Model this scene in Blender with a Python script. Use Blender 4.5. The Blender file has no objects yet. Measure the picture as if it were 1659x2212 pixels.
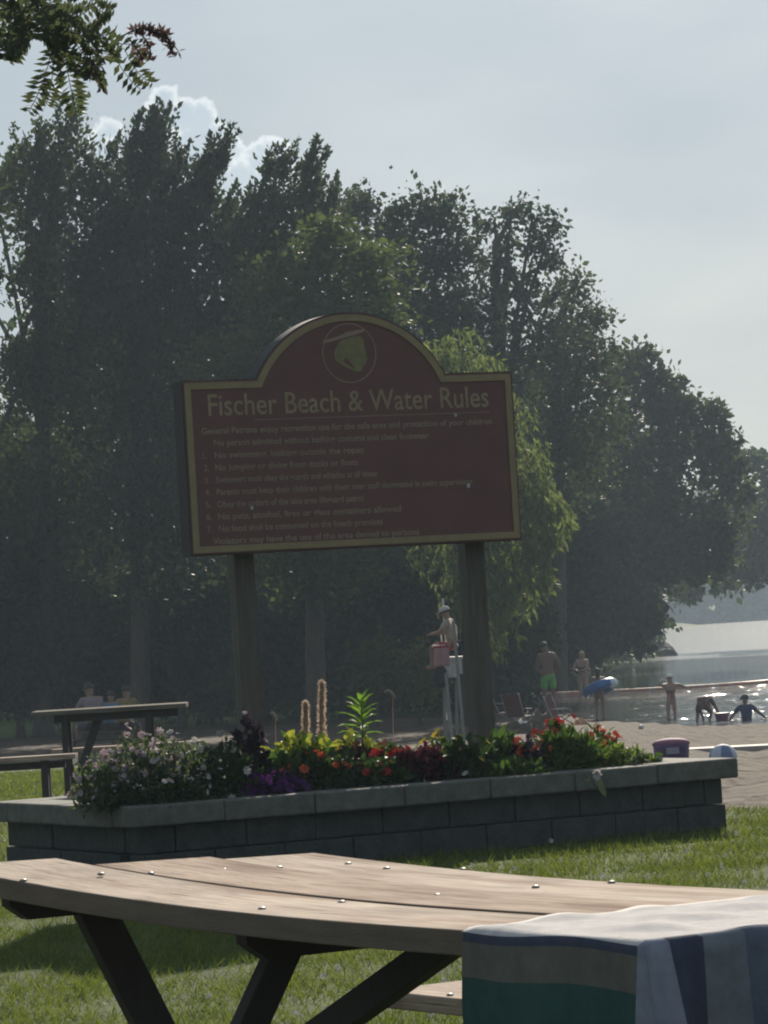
import bpy, math, random
import numpy as np
from mathutils import Vector, Matrix
R = math.radians
random.seed(7); rng = np.random.default_rng(7)
scene = bpy.context.scene
COL = scene.collection

# ---------------------------------------------------------------- camera
W0, H0, F = 1659.0, 2212.0, 8000.0
CX, CY = W0/2, H0/2
ROLL, PITCH = R(3.4), R(1.8045)
EYE = Vector((0, 0, 1.28))
fw = Vector((0, math.cos(PITCH), math.sin(PITCH)))
up0 = Vector((0, -math.sin(PITCH), math.cos(PITCH)))
rt = Vector((math.cos(ROLL), 0, 0)) - up0*math.sin(ROLL)
up = Vector((math.sin(ROLL), 0, 0)) + up0*math.cos(ROLL)
cam_d = bpy.data.cameras.new('camera'); cam = bpy.data.objects.new('camera', cam_d); COL.objects.link(cam)
cam.matrix_world = Matrix(((rt.x, up.x, -fw.x, EYE.x), (rt.y, up.y, -fw.y, EYE.y), (rt.z, up.z, -fw.z, EYE.z), (0, 0, 0, 1)))
cam_d.sensor_fit = 'VERTICAL'; cam_d.sensor_height = 36.0; cam_d.lens = 36.0*F/H0
cam_d.clip_start = 0.1; cam_d.clip_end = 20000
scene.camera = cam

def ray(px, py):
    return fw + rt*((px-CX)/F) + up*((CY-py)/F)
def at_y(px, py, Y):
    d = ray(px, py); return EYE + d*(Y/d.y)
def at_z(px, py, z):
    d = ray(px, py); return EYE + d*((z-EYE.z)/d.z)

# ---------------------------------------------------------------- world and sun
SUN_EL, SUN_AZ = R(23.0), R(6.5)
world = bpy.data.worlds.new('World'); scene.world = world; world.use_nodes = True
wt = world.node_tree; wn = wt.nodes; wl = wt.links
for n in list(wn): wn.remove(n)
def wnode(t, **k):
    n = wn.new(t)
    for a, b in k.items(): setattr(n, a, b)
    return n
def wmath(op, a, b=None, clamp=False):
    n = wnode('ShaderNodeMath', operation=op, use_clamp=clamp)
    for i, v in enumerate((a, b)):
        if v is None: continue
        if isinstance(v, (int, float)): n.inputs[i].default_value = v
        else: wl.new(v, n.inputs[i])
    return n.outputs[0]
sky = wnode('ShaderNodeTexSky', sky_type='NISHITA', sun_disc=False, sun_elevation=SUN_EL, sun_rotation=SUN_AZ,
            altitude=300, air_density=1.2, dust_density=1.6, ozone_density=2.5)
tc = wnode('ShaderNodeTexCoord')
# cumulus bank low behind the trees plus thin high veil: part of the sky itself, by direction
def cloud_blobs(blobs, amp, scale):
    nz = wnode('ShaderNodeTexNoise'); nz.inputs['Scale'].default_value = scale; nz.inputs['Detail'].default_value = 6; nz.inputs['Roughness'].default_value = .62
    wl.new(tc.outputs['Generated'], nz.inputs['Vector'])
    off = wmath('MULTIPLY', wmath('SUBTRACT', nz.outputs[0], .5), amp)
    best = None
    for px, py, r in blobs:
        d = ray(px, py).normalized()
        vm = wnode('ShaderNodeVectorMath', operation='DISTANCE'); wl.new(tc.outputs['Generated'], vm.inputs[0]); vm.inputs[1].default_value = d
        v = wmath('SUBTRACT', r/F, vm.outputs['Value'])
        best = v if best is None else wmath('MAXIMUM', best, v)
    return wmath('ADD', best, off)
cl = cloud_blobs([(355, 225, 38), (395, 255, 48), (430, 262, 46), (470, 300, 36), (500, 330, 30), (440, 330, 80), (400, 400, 110),
                  (575, 325, 34), (600, 330, 30), (560, 350, 38), (620, 350, 18), (580, 420, 70), (230, 285, 30), (215, 330, 40), (520, 400, 60)], 0.0075, 240)
mask = wmath('MULTIPLY', wmath('ADD', cl, .0004), 700, True)
rim = wmath('SUBTRACT', 1.0, wmath('MULTIPLY', cl, 290, True))
rim = wmath('MULTIPLY', wmath('POWER', rim, 2.0), mask)
veil = wnode('ShaderNodeTexNoise'); veil.inputs['Scale'].default_value = 13; veil.inputs['Detail'].default_value = 5
mp = wnode('ShaderNodeMapping'); mp.inputs['Scale'].default_value = (1, .4, 2.6); mp.inputs['Rotation'].default_value = (0, R(35), 0)
wl.new(tc.outputs['Generated'], mp.inputs[0]); wl.new(mp.outputs[0], veil.inputs['Vector'])
def wmix(fac, a, b, mode='MIX'):
    n = wnode('ShaderNodeMix', data_type='RGBA', blend_type=mode)
    for i, v in ((0, fac), (6, a), (7, b)):
        if isinstance(v, (int, float)): n.inputs[i].default_value = v
        elif isinstance(v, tuple): n.inputs[i].default_value = v
        else: wl.new(v, n.inputs[i])
    return n.outputs[2]
hsv = wnode('ShaderNodeHueSaturation'); hsv.inputs['Saturation'].default_value = .75; wl.new(sky.outputs[0], hsv.inputs['Color'])
sdot = wnode('ShaderNodeVectorMath', operation='DOT_PRODUCT'); wl.new(tc.outputs['Generated'], sdot.inputs[0])
sdot.inputs[1].default_value = (math.sin(SUN_AZ)*math.cos(SUN_EL), math.cos(SUN_AZ)*math.cos(SUN_EL), math.sin(SUN_EL))
fall = wmath('ADD', .88, wmath('MULTIPLY', wmath('POWER', wmath('MULTIPLY', wmath('ADD', sdot.outputs['Value'], 1.0), .5, True), 3.0), .16))
flatc = wnode('ShaderNodeVectorMath', operation='SCALE'); flatc.inputs[0].default_value = (8.0, 9.3, 10.4); wl.new(fall, flatc.inputs['Scale'])
veil2 = wnode('ShaderNodeVectorMath', operation='SCALE'); veil2.inputs[0].default_value = (9.9, 10.5, 10.9); wl.new(fall, veil2.inputs['Scale'])
flat = wmix(.62, hsv.outputs[0], flatc.outputs[0])
base_sky = wmix(wmath('MULTIPLY', wmath('SUBTRACT', veil.outputs[0], .3, True), 1.3, True), flat, veil2.outputs[0])
body = wmix(1.0, base_sky, (1.10, 1.13, 1.15, 1), 'MULTIPLY')
sep = wnode('ShaderNodeSeparateXYZ'); wl.new(tc.outputs['Generated'], sep.inputs[0])
low = wmath('MULTIPLY', wmath('SUBTRACT', .13, sep.outputs['Z']), 7.0, True)
low = wmath('MULTIPLY', low, wmath('ADD', .35, wmath('MULTIPLY', sep.outputs['X'], 6.0, True), True))
base_sky = wmix(low, base_sky, wmix(1.0, base_sky, (1.04, .99, .90, 1), 'MULTIPLY'))
c1 = wmix(wmath('MULTIPLY', mask, .85), base_sky, body)
c2 = wmix(1.0, c1, (12, 10, 7.6, 1), 'ADD')
skyc = wmix(rim, c1, c2)
bg = wnode('ShaderNodeBackground'); bg.inputs['Strength'].default_value = 0.05; wl.new(wmix(1.0, skyc, (.575, .625, .685, 1), 'MULTIPLY'), bg.inputs['Color'])
wo = wnode('ShaderNodeOutputWorld'); wl.new(bg.outputs[0], wo.inputs['Surface'])

sd = bpy.data.lights.new('sun', 'SUN'); sd.energy = 5.0; sd.angle = R(.6); sd.color = (1, .9, .76)
so = bpy.data.objects.new('sun', sd); COL.objects.link(so)
sv = Vector((math.sin(SUN_AZ)*math.cos(SUN_EL), math.cos(SUN_AZ)*math.cos(SUN_EL), math.sin(SUN_EL)))
so.rotation_euler = sv.to_track_quat('Z', 'Y').to_euler(); so.location = (0, 0, 50)
scene.view_settings.view_transform = 'Standard'; scene.view_settings.look = 'None'
scene.view_settings.exposure = 0.60; scene.view_settings.gamma = 1; scene.view_settings.use_curve_mapping = False
scene.cycles.max_bounces = 8; scene.cycles.transparent_max_bounces = 6
scene.cycles.volume_bounces = 0
scene.cycles.pixel_filter_type = 'BLACKMAN_HARRIS'; scene.cycles.filter_width = 2.1

# ---------------------------------------------------------------- materials
MATS = {}
def mat(name, col, rough=.8, col2=None, scale=8, bump=0, bscale=40, trans=0, tcol=None, metal=0, stretch=None, detail=5, spec=.5, seed=0, coord='Object', contrast=.5):
    if name in MATS: return MATS[name]
    m = bpy.data.materials.new(name); m.use_nodes = True; MATS[name] = m
    nt = m.node_tree; N = nt.nodes; L = nt.links
    b = N['Principled BSDF']; out = N['Material Output']
    b.inputs['Roughness'].default_value = rough; b.inputs['Metallic'].default_value = metal
    b.inputs['Specular IOR Level'].default_value = spec
    t = N.new('ShaderNodeTexCoord'); mp = N.new('ShaderNodeMapping'); L.new(t.outputs[coord], mp.inputs[0])
    mp.inputs['Location'].default_value = (seed*3.1, seed*1.7, seed)
    if stretch: mp.inputs['Scale'].default_value = stretch
    if col2 is None: col2 = tuple(c*.72 for c in col)
    n = N.new('ShaderNodeTexNoise'); n.inputs['Scale'].default_value = scale; n.inputs['Detail'].default_value = detail; n.inputs['Roughness'].default_value = .65
    L.new(mp.outputs[0], n.inputs['Vector'])
    r = N.new('ShaderNodeValToRGB'); h = .5*(1-contrast)
    r.color_ramp.elements[0].position = h*.7+.12; r.color_ramp.elements[1].position = 1-h*.7-.12
    r.color_ramp.elements[0].color = (*col2, 1); r.color_ramp.elements[1].color = (*col, 1)
    if trans:      # every leaf or blade a little different from its neighbour
        ge = N.new('ShaderNodeNewGeometry'); ma = N.new('ShaderNodeMath'); ma.operation = 'MULTIPLY_ADD'; ma.inputs[1].default_value = .34; ma.inputs[2].default_value = -.17
        L.new(ge.outputs['Random Per Island'], ma.inputs[0]); ad = N.new('ShaderNodeMath'); ad.operation = 'ADD'; L.new(n.outputs[0], ad.inputs[0]); L.new(ma.outputs[0], ad.inputs[1]); L.new(ad.outputs[0], r.inputs[0])
    else: L.new(n.outputs[0], r.inputs[0])
    L.new(r.outputs[0], b.inputs['Base Color'])
    if bump:
        n2 = N.new('ShaderNodeTexNoise'); n2.inputs['Scale'].default_value = bscale; n2.inputs['Detail'].default_value = 6; L.new(mp.outputs[0], n2.inputs['Vector'])
        bp = N.new('ShaderNodeBump'); bp.inputs['Strength'].default_value = .8; bp.inputs['Distance'].default_value = bump
        L.new(n2.outputs[0], bp.inputs['Height']); L.new(bp.outputs[0], b.inputs['Normal'])
    if trans:
        tr = N.new('ShaderNodeBsdfTranslucent'); mx = N.new('ShaderNodeMixShader'); mx.inputs[0].default_value = trans
        if tcol:
            tm = N.new('ShaderNodeMix'); tm.data_type = 'RGBA'; tm.blend_type = 'MULTIPLY'; tm.inputs[0].default_value = 1
            L.new(r.outputs[0], tm.inputs[6]); tm.inputs[7].default_value = (*tcol, 1); L.new(tm.outputs[2], tr.inputs[0])
        else: L.new(r.outputs[0], tr.inputs[0])
        L.new(b.outputs[0], mx.inputs[1]); L.new(tr.outputs[0], mx.inputs[2]); L.new(mx.outputs[0], out.inputs['Surface'])
    return m

# ---------------------------------------------------------------- object helpers
def tag(o, label=None, cat=None, group=None, kind=None):
    if label: o['label'] = label
    if cat: o['category'] = cat
    if group: o['group'] = group
    if kind: o['kind'] = kind
    return o
def link(name, me, mats=None, parent=None):
    o = bpy.data.objects.new(name, me); COL.objects.link(o)
    if mats is not None:
        for m in (mats if isinstance(mats, (list, tuple)) else [mats]): me.materials.append(m)
    if parent is not None: o.parent = parent
    return o
def thing(name, label, cat, loc=(0, 0, 0), group=None, rot=0):
    o = bpy.data.objects.new(name, None); COL.objects.link(o); o.location = loc; o.rotation_euler = (0, 0, rot)
    o.empty_display_size = .1
    bpy.context.view_layer.update()
    return tag(o, label, cat, group)
class MB:
    """collects shapes, then links them as one mesh object"""
    def __init__(s): s.v = []; s.f = []; s.m = []
    def add(s, vs, fs, mi=0):
        o = len(s.v); s.v += [tuple(v) for v in vs]; s.f += [tuple(i+o for i in f) for f in fs]; s.m += [mi]*len(fs)
    def box(s, c, size, ax=None, mi=0):
        c = Vector(c); ax = ax or (Vector((1, 0, 0)), Vector((0, 1, 0)), Vector((0, 0, 1)))
        h = [ax[i]*(size[i]/2) for i in range(3)]
        vs = [c+h[0]*a+h[1]*b+h[2]*d for d in (-1, 1) for b in (-1, 1) for a in (-1, 1)]
        s.add(vs, [(0, 2, 3, 1), (4, 5, 7, 6), (0, 1, 5, 4), (2, 6, 7, 3), (0, 4, 6, 2), (1, 3, 7, 5)], mi)
    def bar(s, a, b, w, d, side, mi=0):
        a, b = Vector(a), Vector(b); z = (b-a).normalized(); x = Vector(side); x = (x-z*x.dot(z)).normalized(); y = z.cross(x)
        s.box((a+b)/2, (w, d, (b-a).length), (x, y, z), mi)
    def tube(s, pts, rad, n=8, mi=0, cap=True):
        pts = [Vector(p) for p in pts]
        if not isinstance(rad, (list, tuple)): rad = [rad]*len(pts)
        ref = Vector((.3, .9, .2)).normalized(); vs = []
        for i, p in enumerate(pts):
            t = (pts[min(i+1, len(pts)-1)]-pts[max(i-1, 0)]).normalized()
            x = t.cross(ref)
            if x.length < .05: x = t.cross(Vector((1, 0, 0)))
            x.normalize(); y = t.cross(x)
            for k in range(n):
                a = 2*math.pi*k/n; vs.append(p+(x*math.cos(a)+y*math.sin(a))*rad[i])
        fs = [(i*n+k, i*n+(k+1) % n, (i+1)*n+(k+1) % n, (i+1)*n+k) for i in range(len(pts)-1) for k in range(n)]
        if cap: fs += [tuple(range(n))[::-1], tuple((len(pts)-1)*n+k for k in range(n))]
        s.add(vs, fs, mi)
    def ell(s, c, r, n=14, m=9, mi=0, ax=None, zmin=-1.0, zmax=1.0):
        c = Vector(c); r = (r, r, r) if isinstance(r, (int, float)) else r
        ax = ax or (Vector((1, 0, 0)), Vector((0, 1, 0)), Vector((0, 0, 1))); vs = []
        for j in range(m+1):
            zz = zmin+(zmax-zmin)*(.5-.5*math.cos(math.pi*j/m)) if zmin == -1 and zmax == 1 else zmin+(zmax-zmin)*j/m
            q = math.sqrt(max(1e-4, 1-zz*zz))
            for k in range(n):
                a = 2*math.pi*k/n
                vs.append(c+ax[0]*(r[0]*q*math.cos(a))+ax[1]*(r[1]*q*math.sin(a))+ax[2]*(r[2]*zz))
        fs = [(j*n+k, j*n+(k+1) % n, (j+1)*n+(k+1) % n, (j+1)*n+k) for j in range(m) for k in range(n)]
        fs += [tuple(range(n))[::-1], tuple(m*n+k for k in range(n))]
        s.add(vs, fs, mi)
    def build(s, name, mats, parent=None, smooth=False, bevel=0):
        me = bpy.data.meshes.new(name)
        vs = s.v
        if parent is not None:
            iv = parent.matrix_world.inverted(); vs = [iv @ Vector(v) for v in vs]
        me.from_pydata(vs, [], s.f); me.polygons.foreach_set('material_index', s.m)
        if smooth: me.polygons.foreach_set('use_smooth', [True]*len(s.f))
        o = link(name, me, mats, parent)
        if bevel:
            b = o.modifiers.new('bevel', 'BEVEL'); b.width = bevel; b.segments = 2; b.limit_method = 'ANGLE'; b.harden_normals = False
        return o
def quads_mesh(name, V, mats, parent=None, n=4, mi=None):
    """V: (k, n, 3) numpy array of k polygons with n corners"""
    k = V.shape[0]; V = V.reshape(-1, 3).astype(np.float64)
    if parent is not None:
        M = np.array(parent.matrix_world.inverted()); V = V @ M[:3, :3].T + M[:3, 3]
    me = bpy.data.meshes.new(name); me.vertices.add(k*n); me.vertices.foreach_set('co', V.astype(np.float32).ravel())
    me.loops.add(k*n); me.loops.foreach_set('vertex_index', np.arange(k*n, dtype=np.int32))
    me.polygons.add(k); me.polygons.foreach_set('loop_start', np.arange(0, k*n, n, dtype=np.int32))
    if mi is not None: me.polygons.foreach_set('material_index', np.asarray(mi, dtype=np.int32))
    me.update(calc_edges=True)
    return link(name, me, mats, parent)
def nrm(a): return a/np.maximum(np.linalg.norm(a, axis=-1, keepdims=True), 1e-9)
def rnd_dir(n): return nrm(rng.normal(size=(n, 3)))
def leaf_quads(P, D, L, Wd, nz=None):
    """rhombic leaves at P pointing along D, length L, width Wd"""
    n = len(P); D = nrm(D); S = nrm(np.cross(D, nz if nz is not None else rnd_dir(n)))
    L = np.broadcast_to(np.asarray(L), (n,))[:, None]; Wd = np.broadcast_to(np.asarray(Wd), (n,))[:, None]
    return np.stack([P, P+D*L*.45+S*Wd*.5, P+D*L, P+D*L*.45-S*Wd*.5], axis=1)

# ---------------------------------------------------------------- terrain, beach, lake
LAKE_Z = -1.12
def LZ(px, py): p = at_z(px, py, LAKE_Z); return (p.x, p.y)
lake_poly = [LZ(1760, 1571), LZ(1659, 1568), LZ(1537, 1569), LZ(1445, 1562), LZ(1300, 1555), LZ(1220, 1543), LZ(1130, 1538), LZ(1085, 1520), LZ(1080, 1500),
             LZ(1115, 1478), LZ(1180, 1462), LZ(1270, 1446), LZ(1355, 1430), LZ(1444, 1415), LZ(1415, 1398), LZ(1390, 1385), LZ(1398, 1370), LZ(1412, 1361),
             (47, 560), (49, 640), (200, 760), (700, 800), (700, 60), (60, 70)]
LP = np.array(lake_poly)
def lake_sd(X, Y):
    """signed distance to the lake edge: positive on land"""
    d = np.full(X.shape, 1e9); inside = np.zeros(X.shape, bool)
    for i in range(len(LP)):
        a, b = LP[i], LP[(i+1) % len(LP)]; e = b-a; t = np.clip(((X-a[0])*e[0]+(Y-a[1])*e[1])/(e@e), 0, 1)
        d = np.minimum(d, np.hypot(X-a[0]-t*e[0], Y-a[1]-t*e[1]))
        c = ((a[1] > Y) != (b[1] > Y)); xi = (b[0]-a[0])*(Y-a[1])/((b[1]-a[1]) if b[1] != a[1] else 1e-9)+a[0]
        inside ^= c & (X < xi)
    return np.where(inside, -d, d)
def ground_z(X, Y):
    X = np.asarray(X, float); Y = np.asarray(Y, float)
    base = -np.clip((Y-29)*.022, 0, 1.04); base = np.where(Y > 300, -1.0+np.clip((Y-640)*.02, 0, 6), base)
    d = lake_sd(X, Y); t = np.clip(d/5, 0, 1); t = t*t*(3-2*t)
    bank = np.where(Y > 118, .25*np.clip(d, 0, 2), 0)
    return np.where(d > 0, LAKE_Z+(base-LAKE_Z)*t+bank, LAKE_Z+np.clip(d*.10, -1.2, 0))
def gz(x, y): return float(ground_z(np.array([x]), np.array([y]))[0])
def beach_mask(X, Y):
    ln = 23.6+(2.3-X)*5.2                         # lawn / sand line runs away to the left
    m = (Y > ln) & (Y < 100+np.clip(-X, 0, 30)*.0) & (Y < 99)
    m |= (X > 2) & (Y > 23.6+(X-2)*.3) & (Y < 108)
    m &= ~((X < -2.9) & (Y < 56.5))
    m |= (np.hypot((X+2.75)/.62, (Y-34.5)/4.2) < 1)
    return m
xs = np.unique(np.concatenate([np.linspace(-1500, -60, 9), np.linspace(-60, -12, 17), np.linspace(-12, 20, 97), np.linspace(20, 60, 21), np.linspace(60, 1500, 13)]))
ys = np.unique(np.concatenate([np.linspace(-60, 8, 5), np.linspace(8, 24, 33), np.linspace(24, 60, 49), np.linspace(60, 130, 106), np.linspace(130, 260, 66), np.linspace(260, 1000, 38), np.linspace(1000, 4000, 5)]))
XX, YY = np.meshgrid(xs, ys); ZZ = ground_z(XX, YY)
near = (np.abs(XX) < 14) & (YY < 75) & (YY > 24)
ZZ = ZZ+np.where(near & beach_mask(XX, YY), rng.normal(size=ZZ.shape)*.022, 0)
nx, ny = len(xs), len(ys); allv = np.stack([XX, YY, ZZ], -1).reshape(-1, 3)
cxm = (XX[:-1, :-1]+XX[1:, 1:])/2; cym = (YY[:-1, :-1]+YY[1:, 1:])/2; bm = beach_mask(cxm, cym)
def grid_part(name, sel, m):
    jj, ii = np.nonzero(sel); q = np.stack([jj*nx+ii, jj*nx+ii+1, (jj+1)*nx+ii+1, (jj+1)*nx+ii], 1)
    used, inv = np.unique(q, return_inverse=True); me = bpy.data.meshes.new(name)
    me.from_pydata(allv[used].tolist(), [], inv.reshape(-1, 4).tolist())
    me.polygons.foreach_set('use_smooth', [True]*len(me.polygons))
    return link(name, me, m)
def ground_material():
    m = bpy.data.materials.new('ground_cover'); m.use_nodes = True; nt = m.node_tree; N = nt.nodes; L = nt.links; b = N['Principled BSDF']
    b.inputs['Roughness'].default_value = .95; b.inputs['Specular IOR Level'].default_value = .15
    t = N.new('ShaderNodeTexCoord')
    def noise(s, d=6, r=.6):
        n = N.new('ShaderNodeTexNoise'); n.inputs['Scale'].default_value = s; n.inputs['Detail'].default_value = d; n.inputs['Roughness'].default_value = r; L.new(t.outputs['Object'], n.inputs['Vector']); return n
    def ramp(i, a, b2, p=.35, q=.65):
        r = N.new('ShaderNodeValToRGB'); r.color_ramp.elements[0].color = (*a, 1); r.color_ramp.elements[1].color = (*b2, 1)
        r.color_ramp.elements[0].position = p; r.color_ramp.elements[1].position = q; L.new(i, r.inputs[0]); return r.outputs[0]
    g1 = ramp(noise(2.2).outputs[0], (.05, .085, .018), (.11, .15, .032)); g2 = ramp(noise(60).outputs[0], (.5, .5, .45), (1, 1, 1))
    mg = N.new('ShaderNodeMix'); mg.data_type = 'RGBA'; mg.blend_type = 'MULTIPLY'; mg.inputs[0].default_value = 1; L.new(g1, mg.inputs[6]); L.new(g2, mg.inputs[7])
    L.new(mg.outputs[2], b.inputs['Base Color'])
    bp = N.new('ShaderNodeBump'); bp.inputs['Distance'].default_value = .02; L.new(noise(70).outputs[0], bp.inputs['Height']); L.new(bp.outputs[0], b.inputs['Normal'])
    return m
tag(grid_part('ground', ~bm, ground_material()), kind='structure')
sand = mat('sand', (.088, .062, .043), .95, (.040, .028, .020), scale=2.6, bump=.16, bscale=6, stretch=(1, .45, 1), detail=9, spec=.1)
tag(grid_part('beach', bm, sand), kind='structure')

# lake: open water ripples and mirrors the bright sky; a sheltered band nearer in ripples less and mirrors the trees
def water_mat():
    m = bpy.data.materials.new('lake_water'); m.use_nodes = True; nt = m.node_tree; N = nt.nodes; L = nt.links; b = N['Principled BSDF']
    b.inputs['Base Color'].default_value = (.03, .045, .045, 1); b.inputs['Roughness'].default_value = .12; b.inputs['IOR'].default_value = 1.33
    t = N.new('ShaderNodeTexCoord')
    def noise(s, st, d=3):
        mp = N.new('ShaderNodeMapping'); mp.inputs['Scale'].default_value = st; L.new(t.outputs['Object'], mp.inputs[0])
        n = N.new('ShaderNodeTexNoise'); n.inputs['Scale'].default_value = s; n.inputs['Detail'].default_value = d; L.new(mp.outputs[0], n.inputs['Vector']); return n.outputs[0]
    def mth(op, a, b2, c=False):
        n = N.new('ShaderNodeMath'); n.operation = op; n.use_clamp = c
        for i, v in enumerate((a, b2)):
            if isinstance(v, (int, float)): n.inputs[i].default_value = v
            else: L.new(v, n.inputs[i])
        return n.outputs[0]
    sx = N.new('ShaderNodeSeparateXYZ'); L.new(t.outputs['Object'], sx.inputs[0])
    wob = mth('MULTIPLY', mth('SUBTRACT', noise(.05, (1, 1, 1)), .5), 8)
    yy = mth('ADD', sx.outputs['Y'], wob)
    calm = mth('MULTIPLY', mth('MULTIPLY', mth('SUBTRACT', yy, 119), .25, True), mth('MULTIPLY', mth('SUBTRACT', 186, yy), .2, True))   # sheltered band
    h = mth('ADD', mth('MULTIPLY', noise(1.0, (1, 1.6, 1)), 1.0), mth('MULTIPLY', noise(.33, (.6, 1.5, 1)), 2.2))
    bp = N.new('ShaderNodeBump'); bp.inputs['Distance'].default_value = .094
    L.new(mth('SUBTRACT', mth('SUBTRACT', 1.0, mth('MULTIPLY', calm, .95)), mth('MULTIPLY', mth('MULTIPLY', mth('SUBTRACT', yy, 180), .1, True), .60)), bp.inputs['Strength']); L.new(h, bp.inputs['Height']); L.new(bp.outputs[0], b.inputs['Normal'])
    far = mth('MULTIPLY', mth('SUBTRACT', yy, 180), .1, True)
    L.new(mth('ADD', .05, mth('MULTIPLY', far, .03)), b.inputs['Roughness'])
    return m
wme = bpy.data.meshes.new('lake')
wme.from_pydata([(-60, 74, LAKE_Z), (900, 74, LAKE_Z), (900, 900, LAKE_Z), (-60, 900, LAKE_Z)], [], [(0, 1, 2, 3)])
tag(link('lake', wme, water_mat()), kind='structure')

# ---------------------------------------------------------------- foliage builders
BARK = mat('bark', (.10, .08, .06), .95, (.045, .037, .03), scale=6, bump=.03, bscale=20, stretch=(1, 1, .25))
def leafmat(name, c, tr=.42, sc=.8, seed=0, tcol=(1.15, 1.25, .72), c2=.38):
    return mat(name, c, .6, tuple(v*c2 for v in c), scale=sc, trans=tr, tcol=tcol, seed=seed, spec=.12, contrast=.75)
LF_DARK = leafmat('leaf_dark', (.054, .078, .058), .38, seed=1)
LF_MID = leafmat('leaf_mid', (.072, .100, .060), .42, seed=2)
LF_OLIVE = leafmat('leaf_olive', (.098, .122, .052), .46, seed=3)
LF_WILLOW = leafmat('leaf_willow', (.165, .195, .085), .50, seed=4)
LF_FAR = leafmat('leaf_far', (.06, .085, .05), .38, seed=5, sc=.12)
def lobe_world(px, py, r, Y, spread=.5):
    rr = r*Y/F; dy = random.uniform(-1, 1)*spread*3
    p = at_y(px, py, Y+dy); return np.array(p), rr
def lobe_leaves(c, r, n, ll, lw, mode='round', flat=.85):
    """leaves gathered in small clumps over and inside a lobe"""
    per = 26; nc = max(4, n//per); u = rnd_dir(nc); rad = (rng.random(nc)**.33)[:, None]*r
    rad *= (.80+.35*rng.random((nc, 1)))
    C = c+u*rad*np.array([1, 1, flat]); cs = (.10+.10*rng.random((nc, 1, 1)))*min(1.6, .6+.5*r)*1.5
    off = rng.normal(size=(nc, per, 3))*cs
    if mode == 'layer': off *= np.array([1.7, 1.7, .45])
    if mode == 'up': off *= np.array([.75, .75, 1.7])
    P = (C[:, None, :]+off).reshape(-1, 3); k = len(P)
    D = rnd_dir(k)*1.0+np.repeat(u, per, 0)*.6
    if mode == 'up': D += np.array([.15, 0, .9])
    elif mode == 'layer': D *= np.array([1, 1, .5])
    else: D += np.array([0, 0, -.35])
    s = .5+1.0*rng.random(k)**1.5
    return leaf_quads(P, D, ll*s, lw*s)
def shoots(c, r, n, length, ll, lw, lean=(.30, 0, 1)):
    """upright leafy shoots that break the outline of the crown"""
    out = []
    for _ in range(n):
        u = rnd_dir(1)[0]; u[2] = abs(u[2])+.2; u /= np.linalg.norm(u)
        p0 = c+u*r*.75; d = nrm(np.array(lean)+rng.normal(size=3)*.18+u*.18); L = length*(.45+.75*random.random()); k = int(L*60)
        t = rng.random(k)**.8; P = p0+d*(t*L)[:, None]+rng.normal(size=(k, 3))*(.085*(1.2-t))[:, None]
        P += np.array([.10, 0, 0])*(t**2)[:, None]*L
        out.append(leaf_quads(P, nrm(d+rng.normal(size=(k, 3))*.6), ll*(.7+.5*rng.random(k)), lw))
    return np.concatenate(out) if out else np.zeros((0, 4, 3))
def tree(name, label, cat, lobes, Y, trunk_px, lm, ll=.185, lw=.115, mode='round', dens=1.0, up_shoots=0, sh_len=1.6, trunk_r=.28, group=None, top=None, bark=BARK, spread=.5, base_y=None):
    LB = [lobe_world(*l, Y, spread) for l in lobes]
    q = at_y(trunk_px, 1500, base_y or Y); bz = gz(q.x, q.y); base = Vector((q.x, q.y, bz-.1))
    root = thing(name, label, cat, base, group)
    V = []
    for (c, r), l in zip(LB, lobes):
        n = int(760*dens*r*r*(.22*.14)/(ll*lw)*1.5)+120
        V.append(lobe_leaves(c, r, n, ll, lw, mode))
        if up_shoots and l[1] < (top or 1e9)+420: V.append(shoots(c, r, up_shoots, sh_len, ll*.75, lw*.7))
    quads_mesh('crown', np.concatenate(V), lm, root)
    t = MB(); zt = np.mean([c[2] for c, r in LB]); topc = max(LB, key=lambda a: a[0][2])[0]
    mid = Vector((base.x*.75+topc[0]*.25, base.y, (base.z+zt)/2)); hi = Vector((base.x*.5+topc[0]*.5, (base.y+topc[1])/2, zt+(topc[2]-zt)*.5))
    t.tube([base, base+Vector((0, 0, .4)), mid, hi, Vector(topc)], [trunk_r*1.4, trunk_r, trunk_r*.75, trunk_r*.45, .05], 10)
    for c, r in LB:
        s = mid.lerp(hi, random.random()) if c[2] > mid.z else base.lerp(mid, .5+.5*random.random())
        m2 = s.lerp(Vector(c), .55)+Vector((0, 0, .3)); t.tube([s, m2, Vector(c), Vector(c)+(Vector(c)-s).normalized()*r*.3], [.10, .07, .04, .015], 6)
    t.build('trunk', bark, root, smooth=True)
    return root

# far wood behind the individual trees, and the wooded far shore
def wood(name, lobes, label=None, ll=.5, lw=.34, dens=.5, lm=LF_FAR):
    V = []
    for px, py, r, Y in lobes:
        c, rr = lobe_world(px, py, r, Y, 1); n = int(dens*760*rr*rr*(.22*.14)/(ll*lw)*1.5)+100
        V.append(lobe_leaves(c, rr, n, ll, lw))
    o = quads_mesh(name, np.concatenate(V), lm); tag(o, label or name, 'woodland', kind='stuff'); return o
LB = []
for px in range(-80, 1060, 110):
    for py in range(760, 1520, 120):
        if px < 90 and py < 980: continue
        if py < 880 and px > 860: continue
        LB.append((px+random.uniform(-25, 25), py+random.uniform(-20, 20), 100, 124))
for px, py0 in ((1080, 820), (1180, 860), (1280, 960), (1380, 1080)):
    for py in range(py0, 1400, 110): LB.append((px, py, 85, 168 if px > 1200 else 135))
wood('woodland', LB, 'dark far wood that closes the gaps behind the nearer trees', ll=.42, lw=.30, dens=.85, lm=LF_DARK)
LB = []
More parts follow.
